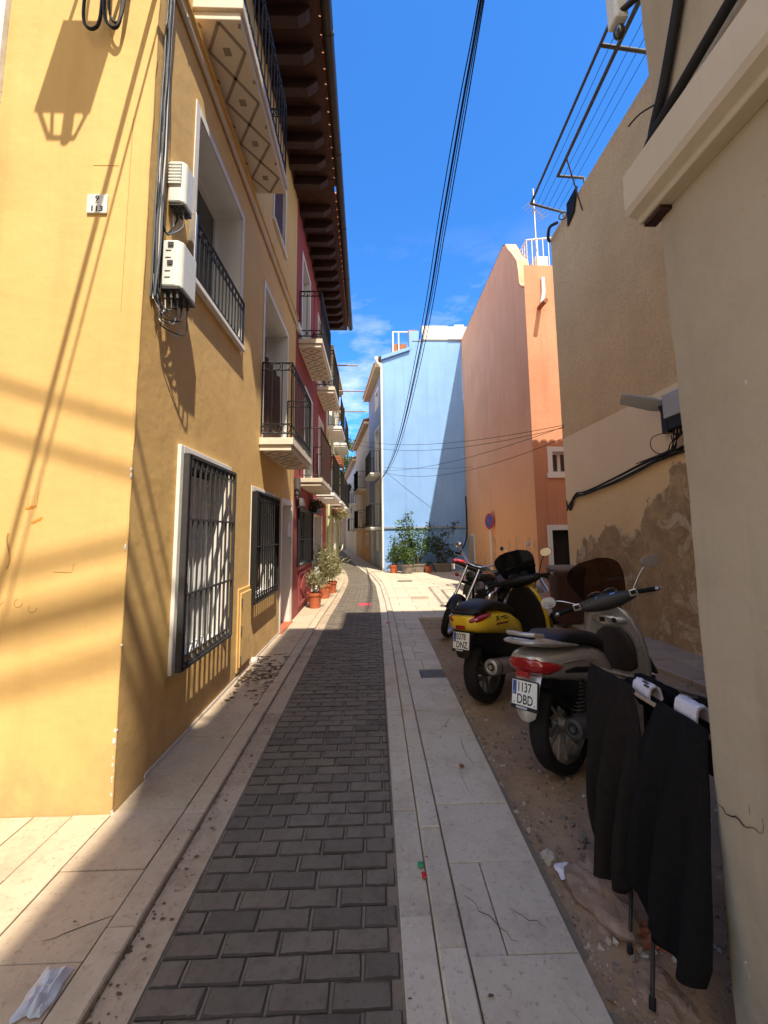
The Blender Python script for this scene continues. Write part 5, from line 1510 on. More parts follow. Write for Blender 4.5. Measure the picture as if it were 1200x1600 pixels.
    for sg in (-1, 1):
        m = MB(); m.lathe(V(sg * .13, .70, .50), [(0, -.05), (.11, -.05), (.125, -.03), (.125, .01), (.11, .035), (.06, .045), (.05, .035), (.025, .04), (0, .045)], 26, Matrix.Rotation(sg * math.pi / 2, 3, 'Y')); m.build('engine_cover', M_chrome, t, smooth=40)
    m = MB()
    for p in ([V(0, 1.02, .92), V(0, 1.0, .55), V(0, .9, .22), V(0, .4, .20), V(0, .0, .30)], [V(0, 1.0, .86), V(0, .5, .66), V(0, .1, .62), V(0, -.2, .66)]): m.tube(smoothpath(p, 4), .02, n=8)
    m.build('frame', M_black, t, smooth=50)
    m = MB(); m.tube(smoothpath([V(.10, .85, .50), V(.15, .90, .3), V(.16, .6, .20), V(.16, .1, .22), V(.17, -.35, .26)], 5), [.022] * 14 + [.04] * 7, n=12); m.build('exhaust_pipe', M_chrome, t, smooth=50)
    return t


motorbike('black motorcycle with chrome forks and a wide handlebar, its front wheel turned towards the street', 'motorbikes parked on the dirt', (2.22, 7.02, -.005), -131, 8, 20, M_blackgloss, M_black)
motorbike('dark motorcycle with a red tail, standing behind the black one by the orange wall', 'motorbikes parked on the dirt', (2.06, 7.98, .0), 74, 4, 10, plain('red and white tank', (.42, .02, .03), .3), plain('white plate', (.72, .70, .68), .35), cruiser=False)
# ------------------------------------------------------------------ clothes airer and washing
AR = thing('clothes_airer', 'low metal clothes airer loaded with dark washing, at the grey beige house corner', 'clothes airer', (1.3, 1.7, 0))
a0, a1, b1, b0 = V(1.045, 2.02, .85), V(1.05, 1.345, .85), V(1.62, 1.345, .69), V(1.62, 2.02, .69)
m = MB()
m.tube([a0, a1], .0085, n=10); m.tube([b0, b1], .0085, n=10); m.tube([a0, b0], .0085, n=10); m.tube([a1, b1], .0085, n=10)
m.build('frame', M_conc, AR, smooth=50)
for i in range(1, 8):
    k = i / 8; MB().cyl(a0.lerp(b0, k), a1.lerp(b1, k), .0028, n=6).build('line', M_cable, AR, smooth=50)
for p, q in (((.902, 1.605, -.005), (1.25, 2.02, .795)), ((.872, 1.445, -.005), (1.20, 1.80, .81)), ((1.66, 1.95, -.01), (1.56, 1.9, .71)), ((1.66, 1.42, -.01), (1.56, 1.42, .71))):
    m = MB(); m.tube([V(p), V(p).lerp(V(q), .5), V(q)], .0065, n=8); lg = m.build('leg', M_iron, AR, smooth=50)
    m = MB(); m.cyl(V(p) - Z * .002, V(p).lerp(V(q), .03), .010, n=10); m.build('foot_cap', M_rubber, lg, smooth=50)


def hang(name, label, cat, mat, levels, rail_x, seed, fold=.018, thick=.02, group=None):
    """a garment folded over a rail: front and back fall joined round the hem, with folds growing downward"""
    m = MB(); n = 40; rings = []
    for li, (z, ya, yb, dx) in enumerate(levels):
        t_ = li / (len(levels) - 1); fq = 1
        th = thick * (.35 + .65 * min(1, t_ * 4)); am = fold * min(1, t_ * 1.6 + .08)
        pts = []
        for side in (-1, 1):
            for i in range(n + 1):
                k = i / n if side < 0 else 1 - i / n
                y = ya + (yb - ya) * k
                f = noise.noise(V(y * 11 + seed, z * 1.0, seed)) * 1.5 + .8 * math.sin(y * 46 + z * 3 + seed + 3 * noise.noise(V(y * 3, z * 1.5, seed)))
                e = math.sin(k * math.pi) ** .4; f = math.copysign(abs(f) ** .8, f)
                x = rail_x + dx + side * th * e + am * f * (1 if side < 0 else .5) * e
                zz = z + (.05 * noise.noise(V(y * 7, seed, 4)) * t_ ** 4) + .006 * noise.noise(V(y * 8, z * 8, seed))
                pts.append(V(x, y, zz))
        rings.append(pts)
    m.loft(rings)
    return tag(m.build(name, mat, smooth=70), label, cat, group)


def levels(zt, zb, f, n=22, dx=lambda t: -.01 * t):
    out = []
    for i in range(n + 1):
        t = i / n; ya, yb = f(t); out.append((zt + (zb - zt) * t, ya, yb, dx(t)))
    return out


mixl = lambda P: (lambda t: tuple(next((a[1 + j] + (b[1 + j] - a[1 + j]) * (t - a[0]) / (b[0] - a[0]) for a, b in zip(P, P[1:]) if a[0] <= t <= b[0]), P[-1][1 + j]) for j in (0, 1)))
hang('hanging_trousers', 'faded black trousers over the far end of the airer rail', 'trousers', M_clothbrown, levels(.866, .14, mixl([(0, 2.03, 1.69), (.12, 2.03, 1.65), (.4, 1.99, 1.58), (.75, 1.93, 1.56), (1, 1.86, 1.66)]), dx=lambda t: -.11 * t ** .8), 1.045, 3.1, .034, .030)
hang('hanging_sweater', 'wide black sweater hanging from the airer rail right against the house corner', 'sweater', M_cloth, levels(.868, .19, mixl([(0, 1.565, 1.33), (.1, 1.59, 1.325), (.4, 1.67, 1.30), (.75, 1.68, 1.28), (.92, 1.63, 1.28), (1, 1.50, 1.30)]), dx=lambda t: -.10 * t ** .8), 1.047, 7.7, .032, .034)
for (i, z0, ya, yb, zb, nm, lb, mt, sd) in ((3, .80, 1.98, 1.76, .45, 'hanging_shirt', 'black shirt on an inner line of the airer, behind the trousers', M_cloth, 1.0), (5, .755, 1.72, 1.42, .40, 'hanging_shirt', 'black shirt on the inner line nearest the scooter leg shield', M_cloth, 2.0), (7, .71, 1.98, 1.72, .38, 'hanging_towel', 'dark towel on the innermost line of the airer', M_clothbrown, 5.0)):
    hang(nm, lb, 'shirt' if 'shirt' in nm else 'towel', mt, levels(z0, zb, lambda t, ya=ya, yb=yb: (ya + .02 * t, yb - .02 * t), 10, lambda t: 0), a0.lerp(b0, i / 8).x, sd, .012, .014)


def bunch(c, r, label, seed):
    m = MB(); m.ell((0, 0, 0), 1, 1, 1, 34, 20)
    m.v = [V(p.x * r[0], p.y * r[1], p.z * r[2]) * (1 + .45 * noise.noise(V(p.x * 2.2 + seed, p.y * 2.2, p.z * 1.2)) + .22 * noise.noise(V(p.x * 6, p.y * 3 + seed, p.z * 3))) + V(c) for p in m.v]
    return tag(m.build('bunched_garment', M_cloth, smooth=40), label, 'garment')


bunch((1.20, 1.80, .80), (.07, .15, .055), 'bunched black garment lying over the airer lines by the patterned sock', 1)
bunch((1.27, 1.52, .80), (.10, .14, .06), 'larger bunched black garment on the airer lines by the house corner', 4)


def sock(c, L, w, label, marks):
    c = V(c); m = MB(); rows = []
    n = 16
    for i in range(n + 1):
        t = -1 + 2 * i / n
        ang = t * 1.45; x = math.sin(ang) * .030; z = math.cos(ang) * .030 - max(0, abs(t) - .55) * .05
        rows.append([c + V(x, (k - .5) * w + .006 * noise.noise(V(i * .3, k * 3, L)), z + .005 * noise.noise(V(k * 5, i * .5, L * 9))) for k in [j / 8 for j in range(9)]] + [c + V(x * .75, (k - .5) * w, z - .007) for k in [1 - j / 8 for j in range(9)]])
    m.loft(rows); o = tag(m.build('sock', M_sock, smooth=60), label, 'sock')
    if marks:
        q = MB()
        for (u, v, a, b) in ((-.022, -.3, .010, .3), (-.010, -.1, .008, .36), (.004, .12, .009, .24)):
            ang = u / .03; q.loft([[c + V(math.sin(an) * .0318, (v + d) * w, math.cos(an) * .0318 + .001) for d in (-b / 2, b / 2)] for an in (ang - .14, ang, ang + .14)], False, False, False)
        q.build('dark_pattern', M_ink, o)
    return o


sock((1.10, 1.70, .862), 1, .10, 'white sock with a black pattern folded over a line of the airer', True)
sock((1.095, 1.455, .885), 2, .10, 'plain white sock folded over the airer line next to the house corner', False)

# ------------------------------------------------------------------ wheelie bin
BN_ = thing('wheelie_bin', 'brown wheelie bin with a worn lid standing by the orange house doorway', 'bin', (3.08, 6.62, 0))
m = MB(); m.loft([ring((3.10, 6.62, z), X, Y, w, w * 1.05, 24, 5) for z, w in ((.07, .17), (.10, .19), (.80, .225), (.82, .24), (.86, .24))]); b_ = m.build('bin_body', M_bin, BN_, smooth=40)
m = MB(); m.loft([ring((3.10, 6.62, z), X, Y, w, w * 1.1, 24, 5) for z, w in ((.865, .245), (.90, .25), (.935, .22), (.945, .15))]); m.build('lid', M_binlid, BN_, smooth=40)
for s in (-1, 1):
    m = MB(); m.torus(V(3.10 + s * .17, 6.80, .09), X, .06, .025, .03, 18, 8); m.build('wheel', M_rubber, BN_, smooth=50)
m = MB(); m.cyl(V(2.92, 6.86, .88), V(3.28, 6.86, .88), .015, n=8); m.build('handle', M_bin, BN_, smooth=50)
boulder('rubble_heap', (2.75, 7.0, .02), .22, M_stone, 'low grey heap of rubble on the ground beside the wheelie bin', 'rubble', 21, (1.6, 1, .35))

# ------------------------------------------------------------------ no-parking sign
SG = thing('parking_sign', 'round red and blue no-parking sign on a thin pale post against the orange wall', 'road sign', (3.62, 12.7, 0))
m = MB(); m.cyl(V(3.66, 12.7, 0), V(3.66, 12.7, 2.08), .03, n=12); m.build('post', M_trim, SG, smooth=50)
nrm = V(-.955, -.28, 0).normalized(); tq = nrm.to_track_quat('Z', 'Y').to_matrix()
cs = V(3.63, 12.66, 1.82)
m = MB(); m.lathe(cs, [(0, 0), (.245, 0), (.25, .006), (.245, .012), (0, .012)], 28, tq); d_ = m.build('disc', M_signred, SG, smooth=30)
m = MB(); m.lathe(cs + nrm * .0125, [(0, 0), (.19, 0), (.19, .003), (0, .003)], 28, tq); m.build('blue_field', M_signblue, d_)
m = MB(); ex = V(0, 0, 1).cross(nrm).normalized(); q1 = (ex + Z * -1).normalized(); q2 = (ex + Z).normalized()
m.loft([[cs + nrm * .016 + q1 * u * .19 + q2 * v * .028 for u, v in ((-1, -1), (1, -1), (1, 1), (-1, 1))], [cs + nrm * .019 + q1 * u * .19 + q2 * v * .028 for u, v in ((-1, -1), (1, -1), (1, 1), (-1, 1))]]); m.build('slash', M_signred, d_)

# ------------------------------------------------------------------ number sign, boxes and cables of the yellow house
NS = thing('number_sign', 'small white plate with black numbers on the sunlit yellow corner wall', 'sign', (-1.70, 2.398, 3.5))
m = MB(); m.box(-1.764, 2.388, 3.495, -1.640, 2.398, 3.622); m.build('plate', M_whitewood, NS, bevel=.002)
m = MB(); text_mesh(m, '9', (-1.702, 2.3875, 3.575), X, Z, .052, .0006, bold=.0016, align='CENTER'); text_mesh(m, '113', (-1.702, 2.3875, 3.507), X, Z, .050, .0006, bold=.0016, align='CENTER', sx=1.1); m.box(-1.712, 2.3868, 3.564, -1.692, 2.3878, 3.568); m.build('numbers', M_ink, NS)

BX = thing('junction_box', 'larger white telecom box with cable glands, mounted below the smaller one at the yellow corner', 'junction box', (-1.34, 2.68, 3.08))
m = MB(); m.loft([[V(-1.39, 2.57, z), V(-1.285, 2.57, z), V(-1.255, 2.60, z), V(-1.255, 2.80, z), V(-1.29, 2.82, z), V(-1.39, 2.82, z)] for z in (3.13, 3.46)]); b1_ = m.build('case', M_plastic, BX, bevel=.012)
m = MB()
for z in (3.19, 3.235, 3.33, 3.38): m.box(-1.36, 2.567, z, -1.325, 2.571, z + .004)
for z in (3.28, 3.41): m.box(-1.345, 2.562, z, -1.310, 2.571, z + .028)
m.build('catch', M_dgrey, b1_)
m = MB(); m.box(-1.385, 2.575, 3.115, -1.265, 2.815, 3.131); m.build('base_plate', M_dgrey, BX)
for i in range(9): MB().cyl(V(-1.365 + (i % 3) * .04, 2.60 + (i // 3) * .075, 3.115), V(-1.365 + (i % 3) * .04, 2.60 + (i // 3) * .075, 3.06), .010, n=8).build('cable_gland', M_dgrey, BX, smooth=30)
BX = thing('junction_box', 'smaller white louvred telecom box, topmost of the two at the yellow corner', 'junction box', (-1.34, 2.66, 3.76))
m = MB(); m.loft([[V(-1.39, 2.61, z), V(-1.30, 2.61, z), V(-1.275, 2.635, z), V(-1.275, 2.74, z), V(-1.30, 2.76, z), V(-1.39, 2.76, z)] for z in (3.77, 4.08)]); b2_ = m.build('case', M_plastic, BX, bevel=.012)
m = MB()
for i in range(7): m.box(-1.385, 2.598, 3.90 + i * .024, -1.30, 2.612, 3.912 + i * .024)
m.build('louvre', M_plastic, b2_)
m = MB(); m.box(-1.385, 2.62, 3.755, -1.285, 2.75, 3.771); m.build('base_plate', M_dgrey, BX)
for i in range(6): MB().cyl(V(-1.365 + (i % 3) * .032, 2.65 + (i // 3) * .06, 3.755), V(-1.365 + (i % 3) * .032, 2.65 + (i // 3) * .06, 3.72), .009, n=8).build('cable_gland', M_dgrey, BX, smooth=30)

mats_ = [M_cablegrey, M_cable, M_cablegrey, M_cable, M_cablewhite]
cab = [MB(), MB(), MB()]
for i in range(13):
    oy = 2.475 + (i % 6) * .014; ox = -1.392 + (i // 6) * .014
    pts = smoothpath([V(ox + .010 * noise.noise(V(i, z * 2.2, 0)) + .004, oy + .030 * noise.noise(V(i * 3.1, z * 1.3, 2)) + .012 * noise.noise(V(i * 7.1, z * 4, 5)), z) for z in [3.0 + .15 * k for k in range(31)]], 2)
    cab[(0, 1, 0, 2, 0, 1)[i % 6]].tube(pts, .0042 if i % 3 else .0062, n=6)
for i in range(10):      # drip loops under the big box
    gx, gy = -1.365 + (i % 3) * .04, 2.60 + (i // 3) * .07
    dp = 2.92 + .03 * (i % 4) - .01 * i
    cab[(2, 0, 1)[i % 3]].tube(smoothpath([V(-1.385, 2.49 + .006 * i, 3.16), V(-1.375 + .01 * (i % 3), 2.50 + .006 * i, dp + .07), V(-1.35, 2.55, dp), V(gx, gy - .03, dp + .02), V(gx + .004, gy, 2.99), V(gx, gy, 3.06)], 6), .0042, n=6)
for i in range(4):
    gx = -1.365 + (i % 3) * .032
    cab[i % 2].tube(smoothpath([V(gx, 2.65 + .06 * (i // 3), 3.72), V(gx, 2.66, 3.62), V(-1.36, 2.58 - .01 * i, 3.50), V(-1.39, 2.52, 3.58 + .05 * i)], 6), .005, n=6)
WC = thing('wall_cables', 'bundle of grey and black cables running down the yellow corner past the white boxes', 'cables', (-1.39, 2.5, 2.9))
for c_, mt, nm in zip(cab, (M_cablegrey, M_cable, M_cablewhite), ('grey_cable', 'black_cable', 'white_cable')): c_.build(nm, mt, WC, smooth=60)
# dark cable loops at the top of the front wall
m = MB(); m.tube(smoothpath([V(-1.84, 2.36, 5.25), V(-1.85, 2.35, 4.95), V(-1.83, 2.34, 4.78), V(-1.77, 2.34, 4.74), V(-1.74, 2.35, 4.85), V(-1.75, 2.36, 5.25)], 6), .010, n=8)
m.tube(smoothpath([V(-1.73, 2.36, 5.25), V(-1.72, 2.35, 4.9), V(-1.67, 2.34, 4.77), V(-1.61, 2.34, 4.80), V(-1.59, 2.35, 5.25)], 6), .011, n=8)
m.tube(smoothpath([V(-1.70, 2.36, 5.25), V(-1.69, 2.35, 4.93), V(-1.65, 2.34, 4.80), V(-1.60, 2.34, 4.84), V(-1.57, 2.35, 5.25)], 6), .008, n=8)
tag(m.build('cable_loops', M_cable, smooth=60), 'thick black cable loops hanging at the top of the sunlit yellow wall', 'cables')
# small awning box and frame above the frame of the picture, seen by its shadow
AW = thing('wall_awning', 'flat projecting board on brackets high on the yellow front wall', 'awning', (-1.5, 2.0, 5.6))
m = MB(); m.box(-1.875, 1.64, 5.55, -1.525, 2.01, 5.58); m.build('board', M_brown, AW)
m = MB()
for x in (-1.84, -1.56): m.tube([V(x, 2.40, 5.54), V(x, 1.64, 5.54)], .012, n=6)
m.tube([V(-1.86, 1.66, 5.55), V(-1.78, 1.66, 5.34), V(-1.62, 1.66, 5.34), V(-1.54, 1.66, 5.55)], .012, n=6)
m.tube([V(-1.77, 1.66, 5.55), V(-1.76, 1.66, 5.34)], .012, n=6); m.tube([V(-1.66, 1.66, 5.55), V(-1.67, 1.66, 5.34)], .035, n=8); m.build('bracket', M_iron, AW, smooth=50)
LN = thing('wall_lantern', 'black iron wall lantern cut off by the left edge of the picture', 'lantern', (-2.36, 2.2, 3.7))
m = MB(); m.lathe(V(-2.40, 2.27, 3.60), [(0, 0), (.05, .01), (.085, .30), (.10, .32), (.03, .42), (.012, .44), (0, .46)], 6, Matrix.Rotation(.5, 3, 'Z')); m.build('lantern_body', M_iron, LN)
m = MB(); m.tube(smoothpath([V(-2.40, 2.36, 3.66), V(-2.40, 2.30, 3.56), V(-2.40, 2.27, 3.60)], 5), .012, n=8); m.torus(V(-2.34, 2.30, 3.86), Y, .05, .008, n=14, m=6, a0=0, a1=5); m.build('lantern_bracket', M_iron, LN, smooth=50)

# ------------------------------------------------------------------ overhead wires
base = [V(1.02, 1.2, 6.85), V(.96, 3.0, 6.03), V(.925, 3.68, 5.72), V(.885, 4.67, 5.30), V(.83, 6.19, 4.65), V(.70, 9.6, 3.86), V(.55, 13.0, 3.62), V(.41, 16.14, 3.72)]
rg = random.Random(3)
for i, (dx, dzz, r) in enumerate(((0, 0, .011), (.015, .05, .006), (-.02, .10, .006), (.03, -.06, .006), (.05, .14, .005))):
    pts = []
    for k, p in enumerate(base):
        t_ = k / (len(base) - 1); s_ = math.sin(t_ * math.pi)
        pts.append(p + V(dx * s_ * 1.2, 0, dzz * s_ * 1.5 - .01 * i))
    m = MB(); m.tube(smoothpath(pts, 8), r, n=6)
    tag(m.build('overhead_cable', M_cable, smooth=60, origin=tuple(base[0])), ['thickest black cable of the bundle sagging along the street to the blue house', 'thin cable just above the thickest one in the street bundle', 'thin cable well above the bundle over the street', 'lowest thin cable of the sagging street bundle', 'uppermost thin cable of the sagging street bundle'][i], 'cable', 'cables sagging along the street')
lab = ['upper thin wire crossing the blue gable to the beige house', 'second thin wire crossing the blue gable, just under the upper one', 'wire climbing from the blue house corner to the beige house', 'lower slack wire climbing from the blue corner to the beige house', 'short wire across the lower blue gable to the orange wall']
for i, (a, b, s_) in enumerate(((V(-1.0, 16.5, 5.35), V(3.74, 7.7, 3.55), .32), (V(-1.0, 16.5, 5.2), V(3.74, 7.7, 3.50), .40), (V(.42, 16.12, 3.95), V(3.74, 7.72, 3.52), .22), (V(.42, 16.12, 3.90), V(3.74, 7.72, 3.30), .42), (V(.45, 16.15, 4.1), V(3.74, 15.0, 3.9), .06))):
    m = MB(); m.tube(sag(a, b, s_, 18), .0055, n=5)
    tag(m.build('crossing_wire', M_cable, smooth=60), lab[i], 'wire', 'wires crossing to the blue house')
# lines over the lane and along the street behind the camera, whose shadows fall on the yellow house
ll = ['nearest and thickest cable strung across over the camera', 'cable strung across just behind the nearest overhead one', 'third cable across the lane behind the camera', 'fourth cable across the lane behind the camera', 'fifth cable across the lane behind the camera', 'farthest cable across the lane behind the camera']
for i, (y0, xr, zr, k, r) in enumerate(((-.75, -.37, 7.83, -.31, .016), (-.75, -.37, 7.53, -.30, .016), (-2.0, .15, 9.32, .23, .024), (-2.6, .36, 10.14, .25, .024), (-2.7, .40, 10.22, .24, .028), (-2.9, .47, 10.30, .25, .026))):
    m = MB(); m.tube(sag(V(1.03, y0, zr + k * (1.03 - xr)), V(-6.0, y0, zr + k * (-6.0 - xr)), .03, 10), r, n=8)
    tag(m.build('lane_cable', M_cable, smooth=60), ll[i], 'cable', 'cables over the side lane')
for i, (x0, r) in enumerate(((-1.41, .017), (-1.34, .008))):
    m = MB(); m.tube(sag(V(x0, 2.39, 5.17), V(x0 + .30, -3.0, 5.48), .05, 12), r, n=8)
    tag(m.build('street_cable', M_cable, smooth=60), ['thick cable passing overhead to the yellow corner', 'thin cable beside the thick one overhead at the yellow corner'][i], 'cable', 'cables along the street to the yellow corner')

# ------------------------------------------------------------------ beige house attachments
SLT = thing('street_light', 'flat grey LED street light on a short arm beside the corner of the beige wall', 'street light', (3.6, 5.0, 2.8))
m = MB(); hd_ = [V(3.62, 5.02, 3.04), V(3.70, 4.92, 3.10), V(3.26, 4.98, 3.28), V(3.22, 5.14, 3.26)]
a_, b_v = V(3.66, 4.96, 3.07), V(3.22, 5.30, 3.30); D = (b_v - a_).normalized(); sd_ = D.cross(Z).normalized(); up_ = sd_.cross(D)
m.loft([ring(a_.lerp(b_v, k), sd_ * .72 - up_ * .69, up_ * .72 + sd_ * .69, w_, h_, 18, 3) for k, w_, h_ in ((-.05, .04, .018), (.0, .085, .025), (.15, .10, .024), (.74, .085, .016), (.76, .07, .008))]); m.build('lamp_head', M_plasticgrey, SLT, smooth=40)
m = MB(); m.tube(smoothpath([V(3.745, 4.90, 2.85), V(3.69, 4.92, 2.92), V(3.66, 4.95, 3.06)], 5), .03, n=10); m.box(3.66, 4.86, 2.70, 3.748, 4.96, 2.98); m.build('lamp_arm', M_black, SLT, smooth=40)
JB = thing('junction_box', 'grey metal box on the beige wall behind the street light', 'junction box', (3.7, 4.7, 2.75))
m = MB(); m.box(3.60, 4.52, 2.86, 3.748, 4.84, 3.16); m.build('case', M_plasticgrey, JB, bevel=.012)
m = MB(); m.box(3.62, 4.54, 2.72, 3.748, 4.80, 2.855)
for i in range(5): m.cyl(V(3.68, 4.56 + i * .055, 2.74), V(3.67, 4.56 + i * .055, 2.64), .012, n=8)
m.build('cable_gland', M_black, JB, smooth=30)
m = MB()
for i in range(8):
    o = .022 * (i % 4); s_ = [.05, .09, .03, .16, .06, .12, .04, .24][i]
    pts = [V(3.72 - .01 * (i % 3), y, z + o - .03) for y, z in ((4.70, 2.46), (5.1, 2.44), (5.5, 2.40), (6.1, 2.30), (6.9, 2.18), (7.35, 2.14))]
    pts = [p - Z * s_ * (.5 if 0 < k < 5 else 0) * math.sin(k / 5 * math.pi) for k, p in enumerate(pts)]
    pts += [V(3.73, 7.62, 2.02 - .02 * i), V(3.745, 7.8 - .01, 1.88 + .03 * i)]
    m.tube(smoothpath(pts, 5), .0075 if i % 2 else .010, n=6)
for i in range(7):
    m.tube(smoothpath([V(3.68, 4.60 + .04 * i, 2.66), V(3.66 - .02 * (i % 3), 4.72 + .03 * (i % 4), 2.58 - .02 * i % 3), V(3.70, 4.85 + .05 * (i % 3), 2.48), V(3.72, 5.0 + .1 * i, 2.43)], 5), .007, n=6)
m.tube(smoothpath([V(3.70, 4.95, 2.72), V(3.66, 5.14, 2.70), V(3.64, 5.16, 2.58), V(3.66, 5.08, 2.48), V(3.72, 4.96, 2.45)], 6), .006, n=6)
tag(m.build('wall_cables', M_cable, smooth=60), 'tangled black cables strung along the flaking beige wall', 'cables')
# rooftop clothes frame
CF = thing('roof_clothes_frame', 'dark iron washing line frame leaning out from the top of the beige house', 'clothes line', (3.4, 6, 7.6))
c1, c2, c3, c4 = V(3.06, 7.07, 7.70), V(2.97, 4.52, 7.70), V(3.21, 4.44, 7.70), V(3.30, 6.46, 7.70)
m = MB(); m.cyl(c1, V(2.95, 4.0, 7.7), .022, n=8); m.cyl(c4, V(3.18, 4.0, 7.7), .028, n=8); m.cyl(c4, V(3.78, 6.49, 7.70), .022, n=8); m.cyl(c1, V(3.80, 7.30, 7.72), .022, n=8); m.cyl(c2, V(3.78, 4.60, 7.70), .024, n=8)
m.cyl(V(3.78, 6.49, 7.70), V(3.80, 6.49, 7.5), .02, n=8); m.cyl(V(3.28, 6.10, 7.7), V(3.75, 6.55, 7.12), .012, n=6); m.cyl(V(3.80, 7.3, 7.72), V(3.8, 7.3, 7.5), .02, n=8)
m.build('frame', M_irongrey, CF, smooth=50)
m = MB()
for i in range(1, 6): m.cyl(c1.lerp(V(3.78, 7.30, 7.71), i / 6), V(2.95, 4.0, 7.7).lerp(V(3.75, 4.0, 7.7), i / 6), .004, n=5)
m.build('line', M_cable, CF)
m = MB(); m.loft([[V(3.70, 6.62, 7.66), V(3.70, 6.99, 7.63), V(3.72, 7.05, 7.22), V(3.72, 6.80, 7.30)], [V(3.735, 6.62, 7.66), V(3.735, 6.99, 7.63), V(3.74, 7.05, 7.22), V(3.74, 6.80, 7.30)]]); tag(m.build('solar_panel', plain('dark panel', (.012, .013, .018), .7, spec=.2)), 'small dark panel hanging at the top edge of the beige wall', 'panel')
m = MB(); m.tube(smoothpath([V(3.66, 7.30, 7.50), V(3.60, 7.5, 7.56), V(3.66, 7.72, 7.50), V(3.72, 7.76, 7.44)], 6), .03, n=8)
m.torus(V(3.70, 7.15, 7.52), V(-.6, -.8, 0), .07, .012, n=18, m=6); tag(m.build('roof_bracket', M_iron, smooth=50), 'black iron bracket with a ring at the far top corner of the beige wall', 'bracket')
AN = thing('roof_aerial', 'thin pale aerial mast on the terrace of the orange house', 'aerial', (4.36, 9.9, 8))
m = MB(); m.cyl(V(4.36, 9.9, 7.9), V(4.36, 9.9, 10.6), .025, n=8); m.build('mast', M_alu, AN, smooth=50)
m = MB(); m.cyl(V(4.12, 9.7, 10.0), V(4.7, 10.1, 9.95), .012, n=6)
for i in range(7): q = V(4.12, 9.7, 10.0).lerp(V(4.7, 10.1, 9.95), i / 6); m.cyl(q + V(-.1, .15, 0), q + V(.1, -.15, 0), .006, n=5)
m.build('aerial_rods', M_alu, AN)
# wall lamp on the corner house, fat cables on its cornice
WLm = thing('flood_light', 'white flood light fixed high on the arris of the corner house', 'flood light', (.98, 1.36, 3.4))
m = MB(); m.box(.965, 1.36, 3.50, 1.02, 1.42, 3.68); m.build('lamp_case', M_plastic, WLm, bevel=.01)
m = MB(); m.ell(V(.99, 1.385, 3.46), .022, .022, .03, 14, 8); m.build('lamp_globe', M_glass, WLm, smooth=60)
m = MB(); m.cyl(V(1.04, 1.31, 3.53), V(.99, 1.37, 3.53), .012, n=8); m.build('lamp_arm', M_iron, WLm)
m = MB()
m.tube(smoothpath([V(1.012, 1.315, 2.83), V(1.010, 1.28, 2.92), V(1.012, 1.20, 3.06), V(1.014, 1.06, 3.40), V(1.015, .9, 3.95), V(1.015, .85, 6)], 6), .016, n=8)
m.tube(smoothpath([V(1.010, 1.318, 2.82), V(1.004, 1.29, 2.90), V(1.008, 1.21, 3.03), V(1.008, 1.07, 3.36), V(1.008, .93, 3.9), V(1.008, .88, 6)], 6), .010, n=8)
m.tube(smoothpath([V(1.010, 1.325, 2.825), V(1.0, 1.29, 2.875), V(.998, 1.10, 2.92), V(.998, .7, 2.99), V(.998, 0, 3.10)], 6), .016, n=8)
m.tube(smoothpath([V(1.015, 1.25, 2.99), V(.98, 1.30, 3.0), V(.97, 1.35, 3.005)], 4), .003, n=5)
tag(m.build('house_cables', M_cable, smooth=60), 'thick black cables lying on the cream cornice and climbing the corner house', 'cables')

# ------------------------------------------------------------------ plants
def leaves(mb, centres, n, size, seed, spread, up=.3, long=1.6):
    r_ = random.Random(seed)
    for _ in range(n):
        c = r_.choice(centres)
        p = V(c) + V(r_.gauss(0, spread), r_.gauss(0, spread), r_.gauss(0, spread * .8))
        s = size * r_.uniform(.5, 1.25)
        d = V(r_.uniform(-1, 1), r_.uniform(-1, 1), r_.uniform(-.4, up + .6)).normalized()
        e = d.cross(V(r_.uniform(-1, 1), r_.uniform(-1, 1), r_.uniform(-1, 1))).normalized()
        q = e.cross(d) * .12
        mb.add([p, p + d * s * long * .45 + e * s * .38 + q * s, p + d * s * long, p + d * s * long * .45 - e * s * .38 + q * s], [(0, 1, 2), (0, 2, 3)])


def pot(par, c, r0, r1, h, mat, oblong=1.0, name='pot'):
    c = V(c); m = MB()
    pr_ = [(r0, 0), (r1 * .96, h * .8), (r1 * 1.06, h * .82), (r1 * 1.08, h), (r1 * .95, h), (r1 * .93, h * .86), (0, h * .86)]
    m.loft([ring(c + Z * z, X, Y, r * oblong if r else .001, r if r else .001, 24, 2 if oblong == 1 else 6) for r, z in [(0.001, 0)] + pr_])
    return m.build(name, mat, par, smooth=40)


def potted(label, c, r, h, mat, leaf, stems, nl, size, spread, seed, group=None, oblong=1.0, stem_mat=None, long=1.6):
    t = thing('potted_plant', label, 'potted plant', c, (0, 0, 0), group)
    pot(t, c, r * .75, r, h, mat, oblong)
    m = MB(); r_ = random.Random(seed); tips = []
    for (dx, dy, H_) in stems:
        b = V(c) + V(r_.uniform(-.5, .5) * r * oblong, r_.uniform(-.4, .4) * r, h * .85); tip = V(c) + V(dx, dy, H_)
        pts = smoothpath([b, b.lerp(tip, .4) + V(r_.gauss(0, .05), r_.gauss(0, .05), .05), b.lerp(tip, .75) + V(r_.gauss(0, .05), r_.gauss(0, .04), .02), tip], 4)
        m.tube(pts, [.014 * (H_ ** .5) * (1 - .7 * i / (len(pts) - 1)) for i in range(len(pts))], 6)
        tips += pts[len(pts) // 3:] + [tip]
    m.build('stem', stem_mat or M_bark, t, smooth=60)
    f = MB(); leaves(f, tips, nl, size, seed, spread, long=long); f.build('foliage', leaf, t, recalc=False)
    return t


